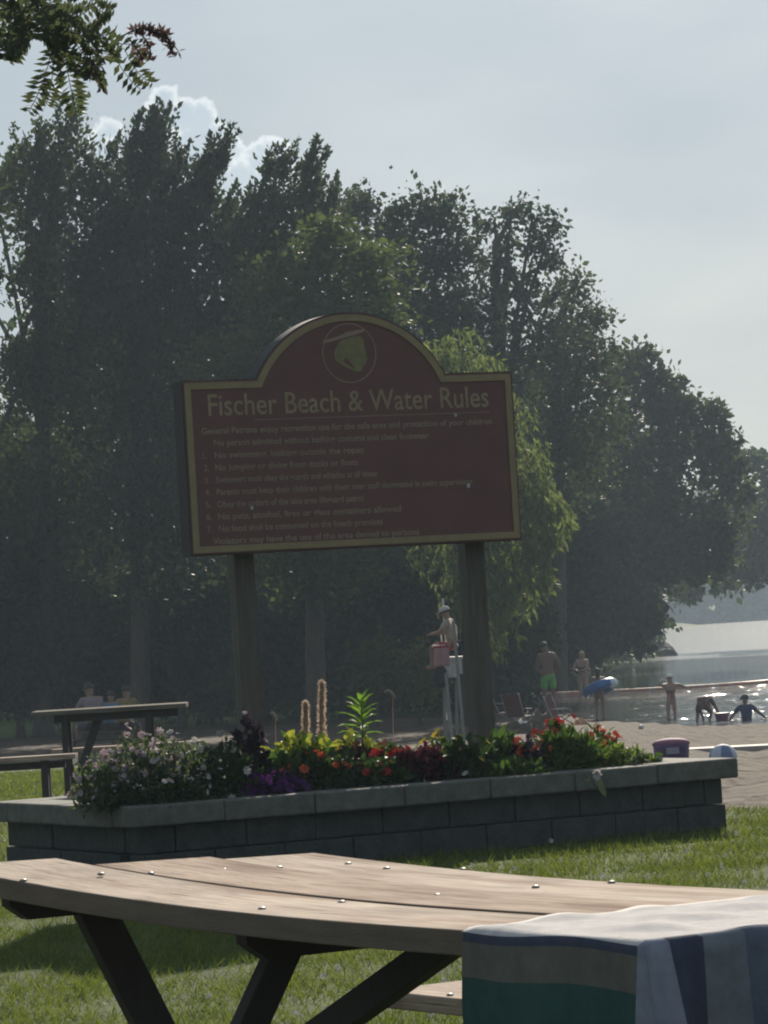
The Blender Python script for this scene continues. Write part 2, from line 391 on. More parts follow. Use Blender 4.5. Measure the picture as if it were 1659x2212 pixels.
for X in np.arange(38, 190, 6.0):
    for k in range(4):
        Y = 643+.8*max(0, X-49)+k*9; LB.append((X+random.uniform(-2, 2), Y, k))
V = []
for X, Y, k in LB:
    h = (8.0, 14, 19, 23)[k]+random.uniform(-1, 1)*2.2
    for z in np.arange(.0 if k == 0 else h*.45, h, 3.6):
        V.append(lobe_leaves(np.array([X+random.uniform(-1, 1), Y, -.9+z]), 4.4, 420, 1.5, 1.1))
tag(quads_mesh('far_shore_wood', np.concatenate(V), LF_FAR), 'hazy line of woods along the far shore of the lake', 'woodland', kind='stuff')

# the individual trees
G1 = 'tall trees behind the beach'
tree('maple_tree', 'tall dark tree filling the left edge with bright sky gaps in its side', 'tree',
     [(130, 350, 80), (60, 400, 70), (110, 500, 90), (-10, 430, 50), (90, 640, 75), (160, 720, 100), (-30, 640, 30), (20, 820, 45), (110, 860, 110), (10, 1010, 90), (140, 1050, 130), (-60, 1120, 90), (60, 1200, 140)],
     99, 90, LF_MID, mode='up', up_shoots=13, top=450, sh_len=1.0, dens=.8, group=G1)
tree('maple_tree', 'tallest tree with upright feathery shoots against the cloud', 'tree',
     [(305, 375, 58), (245, 440, 75), (335, 330, 26), (395, 430, 72), (452, 395, 34), (300, 540, 120), (425, 540, 110), (210, 600, 90), (250, 720, 130), (400, 740, 135), (300, 920, 145), (440, 930, 130), (330, 1120, 160)],
     97, 300, LF_DARK, mode='up', up_shoots=17, top=450, sh_len=1.15, dens=.95, group=G1)
tree('maple_tree', 'slimmer feathery tree leaning right beside the tallest tree', 'tree',
     [(550, 500, 50), (640, 462, 40), (664, 398, 20), (520, 540, 75), (620, 540, 85), (695, 490, 45), (560, 640, 110), (590, 400, 25)],
     101, 560, LF_MID, mode='up', up_shoots=15, top=520, sh_len=1.0, dens=.75, group=G1)
tree('cedar_tree', 'olive green layered tree rising behind the arched top of the sign', 'tree',
     [(640, 620, 100), (740, 560, 80), (795, 560, 40), (690, 510, 50), (680, 740, 120), (770, 680, 80), (815, 620, 30), (815, 690, 28), (560, 800, 120), (700, 880, 140), (800, 830, 80), (600, 1000, 150), (760, 1060, 140), (660, 1180, 140)],
     92, 680, LF_OLIVE, mode='layer', dens=1.1, group=G1)
tree('oak_tree', 'dark round topped tree right above the sign arch', 'tree',
     [(735, 455, 35), (790, 450, 42), (850, 490, 50), (905, 455, 52), (960, 470, 55), (890, 560, 90), (985, 560, 62), (900, 690, 110), (990, 680, 90), (1000, 800, 100), (900, 850, 120)],
     112, 900, LF_DARK, dens=.75, group=G1)
tree('oak_tree', 'open crowned tree with many sky holes near the top', 'tree',
     [(1070, 480, 42), (1105, 465, 30), (1150, 470, 35), (1195, 480, 24), (1100, 540, 38), (1160, 545, 40), (1200, 560, 26), (1060, 590, 42), (1125, 620, 45), (1190, 640, 40), (1080, 720, 90), (1170, 740, 90), (1100, 860, 110)],
     118, 1090, LF_DARK, dens=.42, group=G1)
tree('oak_tree', 'dark tree with a ragged right shoulder below the open crown', 'tree',
     [(1235, 620, 40), (1265, 680, 42), (1298, 685, 22), (1215, 720, 50), (1290, 760, 45), (1210, 800, 85), (1285, 830, 55), (1250, 920, 105), (1180, 1000, 120)],
     124, 1210, LF_MID, dens=.62, group=G1)
tree('oak_tree', 'broad tree on the right sloping down towards the lake', 'tree',
     [(1375, 790, 45), (1340, 800, 40), (1425, 830, 45), (1475, 880, 45), (1530, 905, 40), (1565, 950, 36), (1390, 920, 100), (1490, 980, 70), (1575, 1010, 30), (1340, 1050, 115), (1460, 1110, 110), (1560, 1130, 60), (1590, 1060, 35), (1330, 1210, 115), (1415, 1195, 85), (1530, 1220, 50)],
     150, 1150, LF_MID, ll=.34, lw=.22, dens=1.0, group=G1)
tree('oak_tree', 'small far tree cut by the right edge above the lake', 'tree',
     [(1605, 1000, 36), (1640, 1000, 26), (1595, 1090, 50), (1650, 1120, 34), (1610, 1180, 55), (1655, 1210, 40), (1560, 1240, 45), (1640, 1240, 36), (1690, 1060, 60), (1700, 1180, 60), (1480, 1270, 36), (1540, 1180, 40)],
     215, 1375, LF_MID, ll=.42, lw=.28, dens=1.1, group=G1, trunk_r=.2)
tree('shore_tree', 'dark low tree overhanging the water behind the wading man', 'tree',
     [(1200, 1150, 105), (1290, 1200, 105), (1220, 1290, 110), (1330, 1320, 80), (1190, 1390, 70), (1290, 1395, 45), (1370, 1370, 38), (1395, 1345, 30), (1240, 1400, 45)],
     136, 1085, LF_DARK, ll=.3, lw=.2, dens=1.2, group=G1)
for i, (px, lab) in enumerate([(40, 'dense shadowed thicket at the left edge under the tall trees'), (210, 'dense shadowed thicket behind the seated group'), (390, 'dense shadowed thicket left of the left sign post'),
                            (570, 'dense shadowed thicket behind the left sign post'), (740, 'dense shadowed thicket between the two sign posts'), (900, 'dense shadowed thicket left of the lifeguard chair'), (1050, 'dense shadowed thicket behind the right sign post')]):
    tree('thicket', lab, 'thicket', [(px-50, 1290, 85), (px+50, 1300, 85), (px, 1210, 95), (px-60, 1400, 80), (px+60, 1410, 80), (px, 1480, 62), (px-70, 1500, 50), (px+70, 1500, 50)],
         99+(i % 2)*3, px, LF_DARK, dens=.95, trunk_r=.12, group='thickets in the shade under the trees')
for px, py, r, lab in ((812, 1420, 34, 'small green bush in the shade between the thickets, left one'), (905, 1432, 38, 'small sunlit yellow green bush beside the lifeguard chair')):
    tree('bush', lab, 'bush', [(px, py, r), (px-12, py+26, r), (px+12, py+30, r), (px, py+55, r)], 88, px, LF_WILLOW if px > 900 else LF_OLIVE, ll=.14, lw=.09, dens=.9, trunk_r=.04, spread=.1)

# weeping willow behind the sign
def willow():
    Y = 86; q = at_y(1030, 1500, Y); root = thing('willow_tree', 'pale green weeping willow with hanging branches behind the right sign post', 'tree', (q.x, q.y, gz(q.x, q.y)-.1))
    # (px, y where strand starts, y where it ends)
    prof = [(900, 735, 900), (930, 725, 1000), (960, 700, 1200), (990, 690, 1350), (1020, 700, 1430), (1050, 735, 1440), (1080, 775, 1455), (1105, 835, 1420), (1130, 880, 1370), (1160, 930, 1320), (1190, 970, 1280), (1215, 1020, 1180), (1235, 1070, 1130)]
    V = []; br = MB()
    for px0, t0, e0 in prof:
        for k in range(15):
            px = px0-24+random.uniform(-18, 14); dep = Y+random.uniform(-2.2, 2.2); frac = random.random()**.9
            ys_ = t0+random.uniform(0, 30)+(e0-t0)*frac*.75; ln = random.uniform(70, 190); ye = min(e0+random.uniform(-25, 15), ys_+ln)
            if ye < ys_+25: ye = ys_+25
            a = np.array(at_y(px-12, ys_, dep)); b = np.array(at_y(px+random.uniform(0, 14), ye, dep)); m_ = (a+b)/2+np.array([.16, 0, .1])
            L = np.linalg.norm(b-a); n = int(L*44); t = rng.random(n)[:, None]
            P = (1-t)**2*a+2*t*(1-t)*m_+t*t*b+rng.normal(size=(n, 3))*np.array([.075, .075, .05])
            D = rng.normal(size=(n, 3))*.45+np.array([.12, 0, -1]); V.append(leaf_quads(P, D, .25*(.7+.6*rng.random(n)), .06+.03*rng.random(n)))
    for px, py, r in ((1000, 760, 60), (935, 775, 45), (1050, 810, 50), (1100, 900, 60), (1000, 860, 80), (1130, 1000, 70), (1040, 1000, 90), (1150, 1110, 55), (1060, 1150, 90), (1080, 1270, 70), (1020, 1300, 80), (1060, 1370, 40), (960, 1000, 90), (960, 1180, 90)):
        c, rr = lobe_world(px, py, r, Y, .3); n = int(rr*rr*700)+60; u = rnd_dir(n); P = c+u*(rng.random(n)**.33)[:, None]*rr
        V.append(leaf_quads(P, rng.normal(size=(n, 3))*.5+np.array([.1, 0, -1]), .20, .05))
    quads_mesh('crown', np.concatenate(V), LF_WILLOW, root)
    base = Vector((q.x, q.y, gz(q.x, q.y)-.1)); br.tube([base, base+Vector((.1, 0, 2.4)), base+Vector((-.1, 0, 5)), base+Vector((.2, 0, 7))], [.42, .32, .22, .06], 10)
    for px, py in ((1000, 760), (1100, 900), (1160, 1050), (960, 800), (1060, 1150)):
        e = at_y(px, py, Y); br.tube([base+Vector((0, 0, 3)), (base+Vector((0, 0, 5.2))).lerp(e, .5)+Vector((0, 0, .4)), e], [.16, .09, .03], 6)
    br.build('trunk', BARK, root, smooth=True)
willow()

def scrub():
    pts = [(1118, 1470), (1160, 1460), (1200, 1452), (1240, 1445), (1280, 1438), (1320, 1430), (1345, 1424), (1362, 1412), (1378, 1400)]
    for i, (px, py) in enumerate(pts):
        p = at_z(px, py, LAKE_Z); root = thing('shore_shrub', 'low dark shrub at the lake edge, '+('nearest the willow','second from the willow','behind the wading man','behind the fair haired woman','left of the swim ring child','behind the swim ring child','fourth before the rocky point','just before the rocky point','on the rocky point itself')[i], 'shrub', (p.x, p.y, LAKE_Z))
        V = []; r = 1.15 if i < 7 else .8
        for dx, dz, rr in ((-.9, .5, r), (.9, .6, r), (0, 1.3, r*1.1), (-.2, .2, r)): V.append(lobe_leaves(np.array([p.x+dx, p.y+.8, LAKE_Z+dz+.1]), rr, 420, .32, .22))
        quads_mesh('foliage', np.concatenate(V), LF_DARK, root); st = MB(); st.tube([(p.x, p.y+.8, LAKE_Z-.2), (p.x, p.y+.8, LAKE_Z+1.2)], [.06, .03], 6); st.build('stem', BARK, root)
scrub()
# rocky point at the tip of the left shore
def rocks():
    st = mat('shore_rock', (.14, .12, .11), .9, (.06, .055, .05), scale=3, bump=.05, bscale=6)
    spots = [(1385, 1402, .5), (1396, 1408, .6), (1408, 1410, .5), (1420, 1413, .45), (1430, 1415, .35), (1440, 1417, .25), (1400, 1390, .5), (1410, 1398, .45), (1372, 1396, .6)]
    for i, (px, py, r) in enumerate(spots):
        p = at_z(px, py, LAKE_Z); m = MB(); n = 10
        m.ell((p.x, p.y, LAKE_Z+.05), (r*2.4, r*2.0, r*1.5), 12, 8); m.v = [tuple(np.array(v)+rng.normal(size=3)*r*.10) for v in m.v]
        names = ['lowest rock nearest the trees', 'second rock out from the trees', 'flat rock in the middle of the rocky point', 'fourth rock out on the rocky point', 'fifth rock out, near the tip of the point', 'small end rock at the very tip of the rocky point', 'rock on the upper side of the point', 'dark rock behind the middle of the point', 'large rock half hidden under the trees']
        tag(m.build('shore_rock', st, smooth=True), names[i], 'rock', 'dark rocks at the lake point')
rocks()

# ---------------------------------------------------------------- grass blades
def grass():
    def blades(n, x0, x1, y0, y1, ln, wd, cond=None):
        X = rng.uniform(x0, x1, n); Y = rng.uniform(y0, y1, n); k = ~beach_mask(X, Y)
        # clumpier in places
        k &= (rng.random(n) < .55+.45*np.sin(X*5.1+Y*1.7)*np.sin(Y*3.3-X*2.2))
        X, Y = X[k], Y[k]
        if cond is not None: kk = cond(X, Y); X, Y = X[kk], Y[kk]
        n = len(X); Z = ground_z(X, Y); P = np.stack([X, Y, Z-.003], 1); D = nrm(np.stack([rng.normal(size=n)*.55, rng.normal(size=n)*.55, np.ones(n)], 1))
        L = (ln*(.5+.9*rng.random(n)))[:, None]; S = nrm(np.cross(D, rnd_dir(n)))*(wd*(.6+.8*rng.random(n)))[:, None]
        tip = P+D*L+np.stack([rng.normal(size=n)*.3, rng.normal(size=n)*.3, -np.abs(rng.normal(size=n))*.12], 1)*L
        return np.stack([P-S, P+S, tip], 1)
    ax, ay = PC1.x, PC1.y
    def outside(X, Y):
        rx = X-ax; ry = Y-ay; a = rx*PU.x+ry*PU.y; b = rx*PV.x+ry*PV.y
        return ~((a > .04) & (a < PL-.04) & (b > .04) & (b < PWID-.04))
    V = [blades(95000, -2.0, 2.2, 11, 18.6, .052, .0028), blades(60000, -2.4, 3.4, 18.4, 24.5, .06, .0040, outside), blades(26000, -4.6, -1.9, 22, 36, .06, .006), blades(26000, -6.2, -2.6, 36, 58, .07, .010)]
    T = np.concatenate(V); mi = [0]*len(T)
    # white clover heads among the blades (small diamonds, three crossing each)
    pts = []
    for px, py in ((880, 2080), (960, 2120), (700, 2110), (1610, 1905), (1280, 1850), (1400, 1893), (1020, 1870), (1110, 1876), (1190, 1816), (1262, 1801), (1480, 1838), (1560, 1870), (1590, 1800), (1530, 1890), (1300, 1893), (930, 2190), (450, 2150), (560, 2170), (800, 2120), (730, 2090), (640, 2190)):
        pts.append(at_z(px, py, .045))
    C = []
    for p in pts:
        for k in range(40):
            d = rnd_dir(1)[0]*.011; e = rnd_dir(1)[0]*.006; f = rnd_dir(1)[0]*.006; c = np.array(p)
            C.append([c+d-e, c+d+e, c+d+f])
    T = np.concatenate([T, np.array(C)]); mi += [1]*len(C)
    g = mat('grass_blade', (.165, .195, .055), .6, (.070, .095, .028), scale=5, trans=.45, tcol=(1.1, 1.15, .6), spec=.05, detail=3)
    cl_ = mat('clover_white', (.75, .73, .66), .8)
    o = quads_mesh('grass', T, [g, cl_], n=3, mi=mi); tag(o, 'short lawn grass with white clover heads', 'grass', kind='stuff')

# ---------------------------------------------------------------- planter
STONE = mat('planter_stone', (.074, .080, .078), .95, (.038, .044, .042), scale=11, bump=.018, bscale=34, detail=8, spec=.2)
CAPM = mat('cap_stone', (.165, .165, .145), .9, (.09, .092, .08), scale=14, bump=.006, bscale=60, detail=8, spec=.2)
PH = .41
PC1 = at_z(283, 1744, PH); _c2 = at_z(1594, 1637, PH); PC1.z = 0; _c2.z = 0
PU = (_c2-PC1).normalized(); PV = Vector((-PU.y, PU.x, 0)); PL = (_c2-PC1).length; PWID = 2.08
def planter():
    root = thing('stone_planter', 'long rectangular grey block planter with wide cap stones under the sign', 'planter', PC1)
    z = Vector((0, 0, 1)); cap = MB(); ch = .115; cw = .27; gap = .0035
    def run(o, d, n_, length, count, off=0):
        L = length/count
        for k in range(count):
            a = o+d*(k*L+gap/2); l = L-gap; c = a+d*(l/2)+n_*(cw/2)+z*(PH-ch/2)
            cap.box(c+n_*random.uniform(-.004, .004)+z*random.uniform(-.003, .003), (l, cw, ch), (d, n_, z))
    run(PC1, PU, PV, PL, 7); run(PC1+PV*(PWID-cw), PU, PV, PL, 7)
    run(PC1+PV*(cw+gap), PV, PU, PWID-2*cw-2*gap, 2); run(PC1+PU*(PL-cw)+PV*(cw+gap), PV, PU, PWID-2*cw-2*gap, 2)
    cap.build('cap', CAPM, root, bevel=.012)
    w = MB(); ins = .075; zt = PH-ch
    def wall(o, d, inn, length):
        rows = 2; rh = zt/rows
        for r_ in range(rows):
            x = 0 if r_ % 2 else -.0; first = True
            while x < length-.02:
                l = (.21 if (first and r_ % 2) else .42); first = False; l = min(l, length-x); 
                out = -.035 if r_ == 0 else 0
                c = o+d*(x+l/2)+inn*(.10+out+random.uniform(-.009, .009))+z*(rh*(r_+.5))
                w.box(c, (l-.006, .20, rh-.005), (d, inn, z)); x += l
        w.box(o+d*(length/2)+inn*.13+z*(zt/2), (length-.1, .18, zt-.012), (d, inn, z))
    A = PC1+PU*ins+PV*ins; lx = PL-2*ins; ly = PWID-2*ins
    wall(A, PU, PV, lx); wall(A+PV*ly, PU, -PV, lx); wall(A+PV*.20, PV, PU, ly-.4); wall(A+PU*lx+PV*.20, PV, -PU, ly-.4)
    wl_ = w.build('wall', STONE, root, bevel=.007)
    s = MB(); nu, nv = 30, 12; vs = []
    for j in range(nv+1):
        for i in range(nu+1):
            a = cw*.8+(PL-1.6*cw)*i/nu; b = cw*.8+(PWID-1.6*cw)*j/nv; hgt = .02+.07*math.sin(math.pi*j/nv)*math.sin(math.pi*i/nu)+random.uniform(-.012, .012)
            vs.append(PC1+PU*a+PV*b+z*(PH-.07+hgt))
    s.add(vs, [(j*(nu+1)+i, j*(nu+1)+i+1, (j+1)*(nu+1)+i+1, (j+1)*(nu+1)+i) for j in range(nv) for i in range(nu)])
    s.build('soil', mat('soil', (.06, .045, .032), 1, (.03, .022, .016), scale=20, bump=.02, bscale=30), root, smooth=True)
planter()
grass()

# ---------------------------------------------------------------- the sign
TH = R(24); SU = Vector((math.cos(TH), math.sin(TH), 0)); SN = Vector((math.sin(TH), -math.cos(TH), 0)); ZU = Vector((0, 0, 1))
def solve_sign():
    # width and centre so that the lower corners fall where they stand; depth set by the planter's middle
    mid = PC1+PU*(PL/2)+PV*(PWID*.5); Yc = mid.y
    Wd = 2.06
    for _ in range(12):
        l = at_y(402, 1010, Yc-Wd/2*SU.y); r_ = at_y(1116, 985, Yc+Wd/2*SU.y); Wd = (r_.x-l.x)/SU.x
    return Vector(((l.x+r_.x)/2, Yc, 0)), Wd, at_y(771, 1184, Yc).z, at_y(747, 813, Yc).z
SC, SW, SZ0, SZ1 = solve_sign()
WOODP = mat('post_wood', (.125, .118, .098), .85, (.072, .068, .056), scale=5, stretch=(6, 6, .7), bump=.003, bscale=9)
MAROON = mat('sign_maroon', (.155, .068, .058), .6, (.125, .056, .050), scale=5, bump=.0008, bscale=200, detail=8)
GOLD = mat('sign_gold', (.29, .23, .12), .6, (.23, .18, .095), scale=12)
EDGE = mat('sign_edge', (.035, .030, .030), .7)
LETT = mat('sign_letter', (.33, .27, .17), .65, (.23, .17, .09), scale=15)
BODYT = mat('sign_small_letter', (.32, .25, .18), .7, (.24, .18, .135), scale=9)
def SP(a, h, n=0): return SC+SU*a+ZU*h+SN*n           # a: along the board from its middle, h: height, n: towards the viewer
def sign_outline(inset):
    hw = SW/2-inset; b = SZ0+inset; t = SZ1-inset; hc = .605; rise = .375; Rr = (hc*hc+rise*rise)/(2*rise); cz = SZ1+rise-Rr
    r2 = Rr-inset; pts = [(-hw, b), (hw, b), (hw, t)]
    c2 = math.sqrt(max(0, r2*r2-(t-cz)**2)) if t > cz else r2
    a0 = math.atan2(t-cz, c2); n = 40
    for k in range(n+1):
        a = a0+(math.pi-2*a0)*k/n; pts.append((.01+r2*math.cos(a), cz+r2*math.sin(a)))
    pts.append((-hw, t)); return pts
def prism(m, pts, n0, n1, mi=0):
    k = len(pts); vs = [SP(a, h, n1) for a, h in pts]+[SP(a, h, n0) for a, h in pts]
    m.add(vs, [tuple(range(k)), tuple(range(2*k-1, k-1, -1))]+[(i, i+k, (i+1) % k+k, (i+1) % k) for i in range(k)], mi)
def ringstrip(m, o1, o2, n0, n1):
    k = len(o1); vs = []
    for o, n in ((o1, n0), (o1, n1), (o2, n1), (o2, n0)): vs += [SP(a, h, n) for a, h in o]
    for s in range(3):
        m.add([], []); base = len(m.v)
        if s == 0: m.v += [tuple(v) for v in vs]; b0 = base
    fs = []
    for i in range(k):
        j = (i+1) % k
        fs += [(b0+i, b0+j, b0+k+j, b0+k+i), (b0+k+i, b0+k+j, b0+2*k+j, b0+2*k+i), (b0+2*k+i, b0+2*k+j, b0+3*k+j, b0+3*k+i)]
    m.f += fs; m.m += [0]*len(fs)
TITLE_SX = .80
def text_mesh(body, size, a, h, width=None, bold=0, n=.004, align='LEFT'):
    cu = bpy.data.curves.new('t', 'FONT'); cu.body = body; cu.size = size; cu.extrude = .0015; cu.offset = bold; cu.align_x = 'LEFT'; cu.resolution_u = 3
    ob = bpy.data.objects.new('t', cu); COL.objects.link(ob); bpy.context.view_layer.update()
    me = bpy.data.meshes.new_from_object(ob.evaluated_get(bpy.context.evaluated_depsgraph_get())); bpy.data.objects.remove(ob)
    co = np.zeros(len(me.vertices)*3); me.vertices.foreach_get('co', co); co = co.reshape(-1, 3)
    x0, x1 = co[:, 0].min(), co[:, 0].max(); sx = width/(x1-x0) if width else 1
    vs = [SP(a+(c[0]-x0)*sx, h+c[1], n+c[2]) for c in co]; fs = [tuple(p.vertices) for p in me.polygons]; bpy.data.meshes.remove(me)
    return vs, fs
def sign():
    root = thing('rules_sign', 'large maroon beach rules board with gold border and arched top on two posts', 'sign', SC+ZU*.3)
    bd = MB(); prism(bd, sign_outline(0), -.145, 0); bd.build('board', EDGE, root)
    fc = MB(); prism(fc, sign_outline(.004), .0012, .003); face = fc.build('face_panel', MAROON, root); bpy.context.view_layer.update()
    bo = MB(); ringstrip(bo, sign_outline(.014), sign_outline(.052), .003, .011); bo.build('border', GOLD, root)
    def lx(px): return (at_y(px, 900, SC.y).x-SC.x)/SU.x
    px2m = (SZ1-SZ0)/377.0
    # title
    zt = SZ1-.165-.04; t = MB()
    x0, x1 = -SW/2+.155, SW/2-.165
    t.add(*text_mesh('Fischer Beach & Water Rules', .178, x0, zt, width=x1-x0, bold=.0012)); tl = t.build('title_lettering', LETT, face); tl['label'] = 'title reading Fischer Beach & Water Rules'
    u = MB(); prism(u, [(x0+.28, zt-.034), (x1, zt-.034), (x1, zt-.030), (x0+.28, zt-.030)], .003, .005); u.build('title_rule', BODYT, face)
    lines = [('General Patrons enjoy recreation use for the safe area and protection of your children', 0, .98, 0), ('No person admitted without bathing costume and clean footwear', 0.045, .745, 0),
             ('No swimming, bathing outside the ropes', .045, .52, 1), ('No jumping or diving from docks or floats', .045, .50, 2), ('Swimmers must obey the guards and whistles at all times', .045, .56, 3),
             ('Parents must keep their children with them near staff designated in swim supervision', .045, .885, 4), ('Obey the orders of the lake area lifeguard patrol', .045, .51, 5),
             ('No pets, alcohol, fires or glass containers allowed', .045, .635, 6), ('No food shall be consumed on the beach premises', .045, .57, 7), ('Violators may have the use of the area denied to persons', .02, .70, 0)]
    tx = MB(); zb = zt-.105; wfull = SW-.22
    for i, (s, ind, frac, num) in enumerate(lines):
        zz = zb-i*.0705; a0 = -SW/2+.105
        if num: tx.add(*text_mesh('%d.' % num, .052, a0, zz, bold=.0008))
        tx.add(*text_mesh(s, .052, a0+ind*1.6, zz, width=wfull*frac-ind, bold=.0009))
    tx.build('rules_lettering', BODYT, face)
    # emblem: thin ring, branch and acorn-like nut shape
    em = MB(); ec = (.005, SZ1+.135)
    def circ(r, n=48): return [(ec[0]+r*math.cos(2*math.pi*k/n), ec[1]+r*1.02*math.sin(2*math.pi*k/n)) for k in range(n)]
    ringstrip(em, circ(.172), circ(.166), .003, .0055)
    em.build('emblem_ring', BODYT, face)
    sc = .172/640.
    def E(x, y): return (ec[0]+(x-860)*sc, ec[1]-(y-830)*sc)
    nut = [(700, 540), (880, 500), (1000, 470), (1150, 470), (1215, 560), (1220, 700), (1260, 820), (1275, 960), (1230, 1090), (1160, 1130), (1130, 1235), (960, 1230), (820, 1170), (690, 1100), (560, 1020), (520, 980), (500, 870), (520, 760), (590, 650)][::-1]
    en = MB(); prism(en, [E(*p) for p in nut], .003, .006); en.build('emblem_nut', mat('emblem_olive', (.23, .21, .08), .6, (.15, .13, .06), scale=20), face)
    eb = MB(); prism(eb, [E(*p) for p in [(250, 610), (250, 545), (480, 500), (740, 410), (860, 365), (1200, 320), (1290, 330), (1200, 380), (960, 450), (720, 500), (500, 560)]][::1], .0032, .0052); eb.build('emblem_branch', BODYT, face)
    nd = MB(); prism(nd, [E(*p) for p in [(770, 930), (1000, 1170), (860, 1120), (700, 1010)]][::-1], .006, .0075); nd.build('emblem_notch', MAROON, face)
    # screw heads / bird marks
    for fx, fz, fr in (((1018-771)*px2m/.914, SZ0+.335, .013), (.665, zt-.045, .010), (-.665, SZ0+.26, .010)):
        k = MB(); k.ell(SP(fx, fz, .004), (fr, fr*.4, fr*1.1)); k.build('pale_fixing', mat('pale_spot', (.5, .52, .53), .5), root, smooth=True)
    # posts
    for px, lab in ((525, 'left'), (1024, 'right')):
        a = (at_y(px, 1300, SC.y).x-SC.x)/SU.x; m = MB()
        for _ in range(8):
            Yp = SC.y+a*SU.y+.19; a = (at_y(px, 1300, Yp).x-SC.x+.21*SN.x)/SU.x
        p = SP(a, 0, -.21); m.box(Vector((p.x, p.y, (.30+SZ1-.1)/2)), (.125, .115, SZ1-.1-.30), (SU, SN, ZU)); m.build('post', WOODP, root, bevel=.006)
sign()

# ---------------------------------------------------------------- near picnic table
def woodmat(name, a, b, c, seed, crack=.5):
    m = bpy.data.materials.new(name); m.use_nodes = True; nt = m.node_tree; N = nt.nodes; L = nt.links; p = N['Principled BSDF']; p.inputs['Roughness'].default_value = .95; p.inputs['Specular IOR Level'].default_value = .08
    t = N.new('ShaderNodeTexCoord')
    def nz(sc, st, d=6, r=.6):
        mp = N.new('ShaderNodeMapping'); mp.inputs['Scale'].default_value = st; mp.inputs['Location'].default_value = (seed, seed*.7, 0); L.new(t.outputs['Object'], mp.inputs[0])
        n = N.new('ShaderNodeTexNoise'); n.inputs['Scale'].default_value = sc; n.inputs['Detail'].default_value = d; n.inputs['Roughness'].default_value = r; L.new(mp.outputs[0], n.inputs['Vector']); return n.outputs[0]
    def rp(i, p0, c0, p1, c1):
        r = N.new('ShaderNodeValToRGB'); r.color_ramp.elements[0].position = p0; r.color_ramp.elements[1].position = p1; r.color_ramp.elements[0].color = (*c0, 1); r.color_ramp.elements[1].color = (*c1, 1); L.new(i, r.inputs[0]); return r.outputs[0]
    def mx(x, y, mode='MULTIPLY', f=1):
        n = N.new('ShaderNodeMix'); n.data_type = 'RGBA'; n.blend_type = mode; n.inputs[0].default_value = f; L.new(x, n.inputs[6]); L.new(y, n.inputs[7]); return n.outputs[2]
    base = rp(nz(2.2, (1, 3.5, 3.5)), .34, b, .66, a); grain = rp(nz(5, (1.0, 26, 26), 8, .7), .36, (.62, .58, .54), .60, (1, 1, 1)); stain = rp(nz(1.6, (.9, 5, 5), 5), .50, (1, 1, 1), .64, c)
    crk = nz(4, (.55, 34, 34), 4, .5); cracks = rp(crk, .30, (.25, .2, .17), .30+.07*crack, (1, 1, 1))
    L.new(mx(mx(mx(base, grain), stain), cracks), p.inputs['Base Color'])
    bp = N.new('ShaderNodeBump'); bp.inputs['Distance'].default_value = .0015; L.new(crk, bp.inputs['Height']); L.new(bp.outputs[0], p.inputs['Normal']); MATS[name] = m; return m
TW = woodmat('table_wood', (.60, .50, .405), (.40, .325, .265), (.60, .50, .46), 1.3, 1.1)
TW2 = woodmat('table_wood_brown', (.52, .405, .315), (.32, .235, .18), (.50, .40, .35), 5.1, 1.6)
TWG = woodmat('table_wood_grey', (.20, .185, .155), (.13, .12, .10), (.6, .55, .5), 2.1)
TDARK = mat('table_frame', (.040, .033, .028), .8, (.024, .02, .018), scale=6, stretch=(4, 4, 1), bump=.002)
ZB = Vector((0, 0, 1))
TSIDE_SHADE = mat('table_wood_side_shade', (.17, .13, .095), .8, (.10, .075, .055), scale=5, stretch=(1.2, 8, 8), bump=.002)  # darker brown on all board faces but the top: their shade painted in
